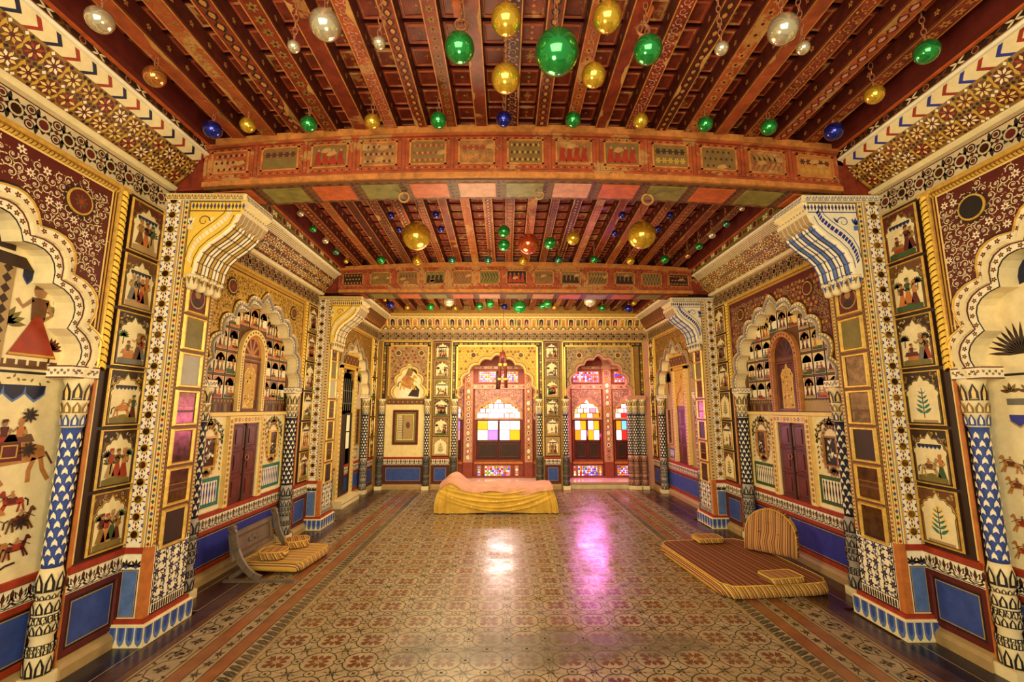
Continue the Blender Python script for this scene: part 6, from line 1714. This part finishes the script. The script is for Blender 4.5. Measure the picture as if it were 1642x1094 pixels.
# ------------------------------------------------------------------ things on the floor
def bed():
    root = empty('draped_bed', (-.13, 7.2, 0)); tag(root, 'low bed under a loose gold cloth and pink sheet, before the centre alcove', 'bed')
    L, D = 1.72, .72; rg = random.Random(2); x0, x1 = -.88, .86
    def topz(x):
        t = (x-x0)/(x1-x0); return .345 + .16*math.exp(-((t-.10)/.10)**2) + .02*t + .008*sin(14*t)
    nx, nz = 130, 40
    mb = MB(ID)
    def front(i, j):
        t, u = i/nx, j/nz; x = x0+(x1-x0)*t; zt = topz(x); flare = 1-u
        z = .018 + (zt-.018)*u
        X = x + (t-.5)*.17*flare + (.02*sin(u*3.1) if t > .5 else -.03*sin(u*3.1))*abs(t-.5)*2
        fold = 0
        for k in range(5):                                  # swags hanging between the two raised corners
            zc = .05+.062*k + (.95-.08*k)*(t-.50)**2 + .012*sin(k*2.1+t*6)
            fold += .034*math.exp(-((z-zc)/.017)**2)*max(0, 1-abs(t-.5)*1.7)
        for c, w, a in ((.045,.013,.02),(.075,.012,-.018),(.105,.016,.022),(.93,.012,.03),(.955,.010,-.025),(.975,.010,.03),(.90,.014,-.02)):
            fold += a*math.exp(-((t-c)/w)**2)*(.35+.65*flare)
        fold += .006*sin(t*34+u*5)*flare
        yb = -.05*flare - .02*sin(pi*min(1,u*1.1)) - fold
        if u > .9: yb += (u-.9)*.25
        return (X, yb, z - (.015*sin(t*9) if u < .05 else 0)*.5)
    for i in range(nx):
        for j in range(nz): mb.face([front(i,j),front(i+1,j),front(i+1,j+1),front(i,j+1)], 'clothgold', True)
    ny = 18
    for xs, s in ((x0,-1),(x1,1)):                          # sides
        def side(j, k):
            u, v = j/nz, k/ny; flare = 1-u; zt = topz(xs)
            return (xs + s*(.085*flare + .03*sin(u*3.1) + .016*sin(v*21)*flare*sin(pi*v)) , -.02 + D*v + (-.05*flare)*(1-v)*1.0, .018+(zt-.018)*u)
        for j in range(nz):
            for k in range(ny): mb.face([side(j,k),side(j+1,k),side(j+1,k+1),side(j,k+1)], 'clothgold', True)
    def back(i, j):
        t, u = i/40, j/6; x = x0+(x1-x0)*t; return (x, D-.02+.03*(1-u), .018+(topz(x)-.018)*u)
    for i in range(40):
        for j in range(6): mb.face([back(i,j),back(i,j+1),back(i+1,j+1),back(i+1,j)], 'clothgold', True)
    o = mb.build('gold_cover', root, weld=True); o['label'] = 'gold cloth with small woven spots'
    mb = MB(ID); ny = 24
    def top(i, k):
        t, v = i/nx, k/ny; x = x0+(x1-x0)*t; e = .03
        y = -.035 + (D+.02)*v
        z = topz(x)+.012 + .035*sin(pi*min(1,v*1.3))*(.6+.4*sin(t*5+1)) + .007*sin(t*31+v*9+2*sin(v*7))+.010*sin(t*9-v*21)*sin(t*4)
        if v < .06: z -= (.06-v)*.9*(1+.5*sin(t*11))
        return (x*1.012, y, z)
    for i in range(nx):
        for k in range(ny): mb.face([top(i,k),top(i+1,k),top(i+1,k+1),top(i,k+1)], 'clothpink', True)
    o = mb.build('pink_sheet', root, weld=True); o['label'] = 'rumpled pink sheet'
    for x in (-.8, .78):
        for y in (.06, D-.1):
            mb = MB(ID); mb.lathe([(.02,0),(.028,.03),(.02,.08),(.03,.12),(.03,.3)], 10, 'doorwood', at=(x,y,0)); mb.build('leg', root)
bed()
def cushion(name, sx, sy, sz, loc, rz, top, side, label, cat, group=None, rnd=.0, bow=.25, parent=None):
    """soft flat cushion: superellipse outline, pillowed top, piped edge"""
    root = empty(name, loc, rz); tag(root, label, cat, group)
    n = 44; e = 2.2 + (1-rnd)*9
    def out(k, s):
        t = 2*pi*k/n; c, q = cos(t), sin(t)
        d = (abs(c)**e + abs(q)**e)**(-1/e)
        return (c*d*sx/2*s, q*d*sy/2*s)
    def ringat(s, z): return [(*out(k, s), z) for k in range(n)]
    mb = MB(ID)
    prof = [(.955,0.0),(.985,sz*.12),(1.0,sz*.45),(.985,sz*.80),(.95,sz*.93)]
    R = [ringat(s, z) for s, z in prof]
    for a, b in zip(R, R[1:]):
        for k in range(n): mb.face([a[k],a[(k+1)%n],b[(k+1)%n],b[k]], side, True)
    mb.face(list(reversed(R[0])), side); o = mb.build('side_band', root, weld=True)
    mb = MB(ID); rings = [R[-1]] + [ringat(s, sz*(.93+bow*(1-s)**.7*.45)) for s in (.85,.65,.4,.18)]
    for a, b in zip(rings, rings[1:]):
        for k in range(n): mb.face([a[k],a[(k+1)%n],b[(k+1)%n],b[k]], top, True)
    mb.face(rings[-1], top, True); mb.build('top_cover', root, weld=True)
    mb = MB(ID); mb.tube(ringat(.965, sz*.91), .006, 'clothgold', 6, True); mb.build('piping', root)
    return root
cushion('floor_mattress', 1.02, 1.38, .115, (2.29,4.72,.001), .10, 'stripe_top', 'stripe_bright', 'large brown striped floor mattress along the right wall', 'mattress', None, 0, .12)
cushion('flat_cushion', .33, .20, .05, (2.40,4.12,.1235), .16, 'stripe_back', 'stripe_bright', 'small flat striped cushion on the near end of the large mattress', 'cushion', 'small flat striped cushions', .2)
cushion('flat_cushion', .30, .20, .05, (2.28,5.28,.1235), .05, 'stripe_back', 'stripe_bright', 'small flat striped cushion on the far end of the large mattress', 'cushion', 'small flat striped cushions', .2)
def back_cushion():
    root = empty('back_cushion', (2.74, 4.84, .130), -.80+pi/2*0); tag(root, 'half-round striped back cushion leaning on the right wall above the mattress', 'cushion')
    w, h, t = .24, .42, .10; n = 26
    out = [(-w,0)] + [(-w*cos(pi*k/n), .14+(h-.14)*max(0.0, sin(pi*k/n))**.9) for k in range(n+1)] + [(w,0)]
    lean = .22
    def P(a, b, c, s=1.0): return (a*s, c + b*lean, .0 + (b-.16)*s+.16 if s < 1 else b)
    mb = MB(ID); m = len(out)
    for k in range(m):
        k2 = (k+1) % m
        mb.face([P(*out[k],t*.5),P(*out[k2],t*.5),P(*out[k2],-t*.4),P(*out[k],-t*.4)], 'stripe_bright', False)
    mb.face([P(a,b,t*.5) for a,b in out], 'stripe_back'); mb.build('side_band', root)
    mb = MB(ID); R = [[P(a,b,-t*.4-d, s) for a,b in out] for s, d in ((.999,0),(.95,.02),(.8,.04),(.5,.055),(.2,.058))]
    for a, b in zip(R, R[1:]):
        for k in range(m): mb.face([a[k],a[(k+1)%m],b[(k+1)%m],b[k]], 'stripe_back', True)
    mb.face(R[-1], 'stripe_back', True); mb.build('front_cover', root, weld=True)
    mb = MB(ID); mb.tube([P(a,b,-t*.42) for a,b in out], .006, 'clothgold', 6); mb.build('piping', root)
    for x, z in ((-.09,.2),(.09,.2),(0,.3)):
        mb = MB(ID); mb.lathe([(0,-.004),(.012,0),(0,.004)], 8, 'brown', at=P(x,z,-t*.4-.05)); mb.build('button', root)
back_cushion()
cushion('seat_mattress', .64, .64, .095, (-2.28,4.99,.022), -.10, 'stripe_seat', 'stripe_seat', 'small bright striped seat mattress under the wooden backrest at left', 'mattress', None, 0, .14)
cushion('round_cushion', .26, .22, .075, (-2.33,4.79,.124), .1, 'stripe_back', 'stripe_bright', 'small rounded striped cushion on the near side of the seat mattress', 'cushion', 'small rounded striped cushions', .9, .5)
cushion('round_cushion', .25, .24, .075, (-2.27,5.17,.124), .5, 'stripe_back', 'stripe_bright', 'small rounded striped cushion on the far side of the seat mattress', 'cushion', 'small rounded striped cushions', .9, .5)
def backrest():
    root = empty('wooden_settle', (-2.58, 4.88, 0)); tag(root, 'low wooden floor seat with scrolled arms and carved back panel by the blue dado', 'seat')
    # side arms: scrolled curve from the top of the back down to the runner
    arm = [(0,.47),(.015,.43),(.03,.36),(.05,.28),(.09,.20),(.15,.12),(.23,.055),(.30,.03)]
    for y in (-.40, .37):
        mb = MB(ID)
        for j in range(len(arm)-1):
            (x0,z0),(x1,z1) = arm[j], arm[j+1]; w0, w1 = .030-.010*abs(.4-j/7), .030-.010*abs(.4-(j+1)/7)
            dx, dz = x1-x0, z1-z0; d = sqrt(dx*dx+dz*dz); nx, nz = -dz/d, dx/d
            for yy in (y-.016, y+.016):
                mb.face([(x0-nx*w0,yy,z0-nz*w0),(x1-nx*w1,yy,z1-nz*w1),(x1+nx*w1,yy,z1+nz*w1),(x0+nx*w0,yy,z0+nz*w0)], 'greywood')
            for s in (-1, 1):
                mb.face([(x0+s*nx*w0,y-.016,z0+s*nz*w0),(x1+s*nx*w1,y-.016,z1+s*nz*w1),(x1+s*nx*w1,y+.016,z1+s*nz*w1),(x0+s*nx*w0,y+.016,z0+s*nz*w0)], 'greywood')
        a = mb.build('arm', root)
        mb = MB(ID); mb.tube([(0,y-.026,.475),(0,y+.026,.475)], .030, 'greywood', 14); mb.tube([(0,y-.032,.475),(0,y+.032,.475)], .012, 'brown', 10); mb.build('scroll_knob', a)
        mb = MB(ID); mb.box(-.04, .62, y-.02, y+.02, 0, .022, 'greywood'); mb.build('runner', root)
    mb = MB(ID)
    fr = Fr((.012,-.0,.17), Y3, Vector((-.045,0,.23)).normalized(), Vector((.23,0,.045)).normalized())
    mb.box(-.385, .355, 0, .25, -.012, .008, 'greywood', fr=fr); mb.frame(-.385, .355, 0, .25, .05, .008, .020, 'greywood', fr=fr, bev=.008); mb.frame(-.33,.30,.052,.198,.012,.008,.014,'brown',fr=fr)
    bp = mb.build('back_panel', root)
    mb = MB(ID); pn = Pen(mb, fr, .0095, .002)
    for k in range(5): mb.prism([(-.015+.035*(k-2)+.022*cos(q*pi/4), .125+.02*(1 if k == 2 else 0)+.022*sin(q*pi/4)) for q in range(8)], .008, .020, 'greywood', fr=fr)
    mb.build('carved_rosette', bp)
    mb = MB(ID); mb.box(.0, .03, -.40, .37, .022, .05, 'greywood'); mb.build('cross_rail', root)
backrest()
def hanging_bars():
    root = empty('hanging_pulley_bars', (-.06, 7.9, 2.55)); tag(root, 'dark red wooden bars hanging on a thin wire before the centre alcove', 'hanging')
    mb = MB(ID); mb.tube([(0.03,0,1.15),(0,0,.05)], .004, 'darkbrown', 5); mb.build('wire', root)
    for x, tilt, l in ((-.035,-.03,.62),(.045,.02,.60)):
        mb = MB(ID); mb.tube([(x*.3,0,.04),(x,0,-.08),(x+tilt,.0,-l)], .030, 'doorwood', 8); mb.tube([(x,0,-.16),(x+tilt*.3,0,-.21)], .034, 'gilt', 8); mb.tube([(x+tilt*.6,0,-.42),(x+tilt*.7,0,-.46)], .034, 'gilt', 8)
        mb.build('bar', root)
    mb = MB(ID); mb.lathe([(.006,.05),(.03,.02),(.04,-.04),(.05,-.08),(.02,-.1)], 10, 'doorwood'); mb.build('knob', root)
    mb = MB(ID); mb.tube([(-.09,0,-.30),(-.09,0,-.62)], .018, 'darkbrown', 7, r2=.028); mb.tube([(-.035,0,-.3),(-.09,0,-.3)], .012, 'darkbrown', 6); mb.build('side_peg', root)
hanging_bars()
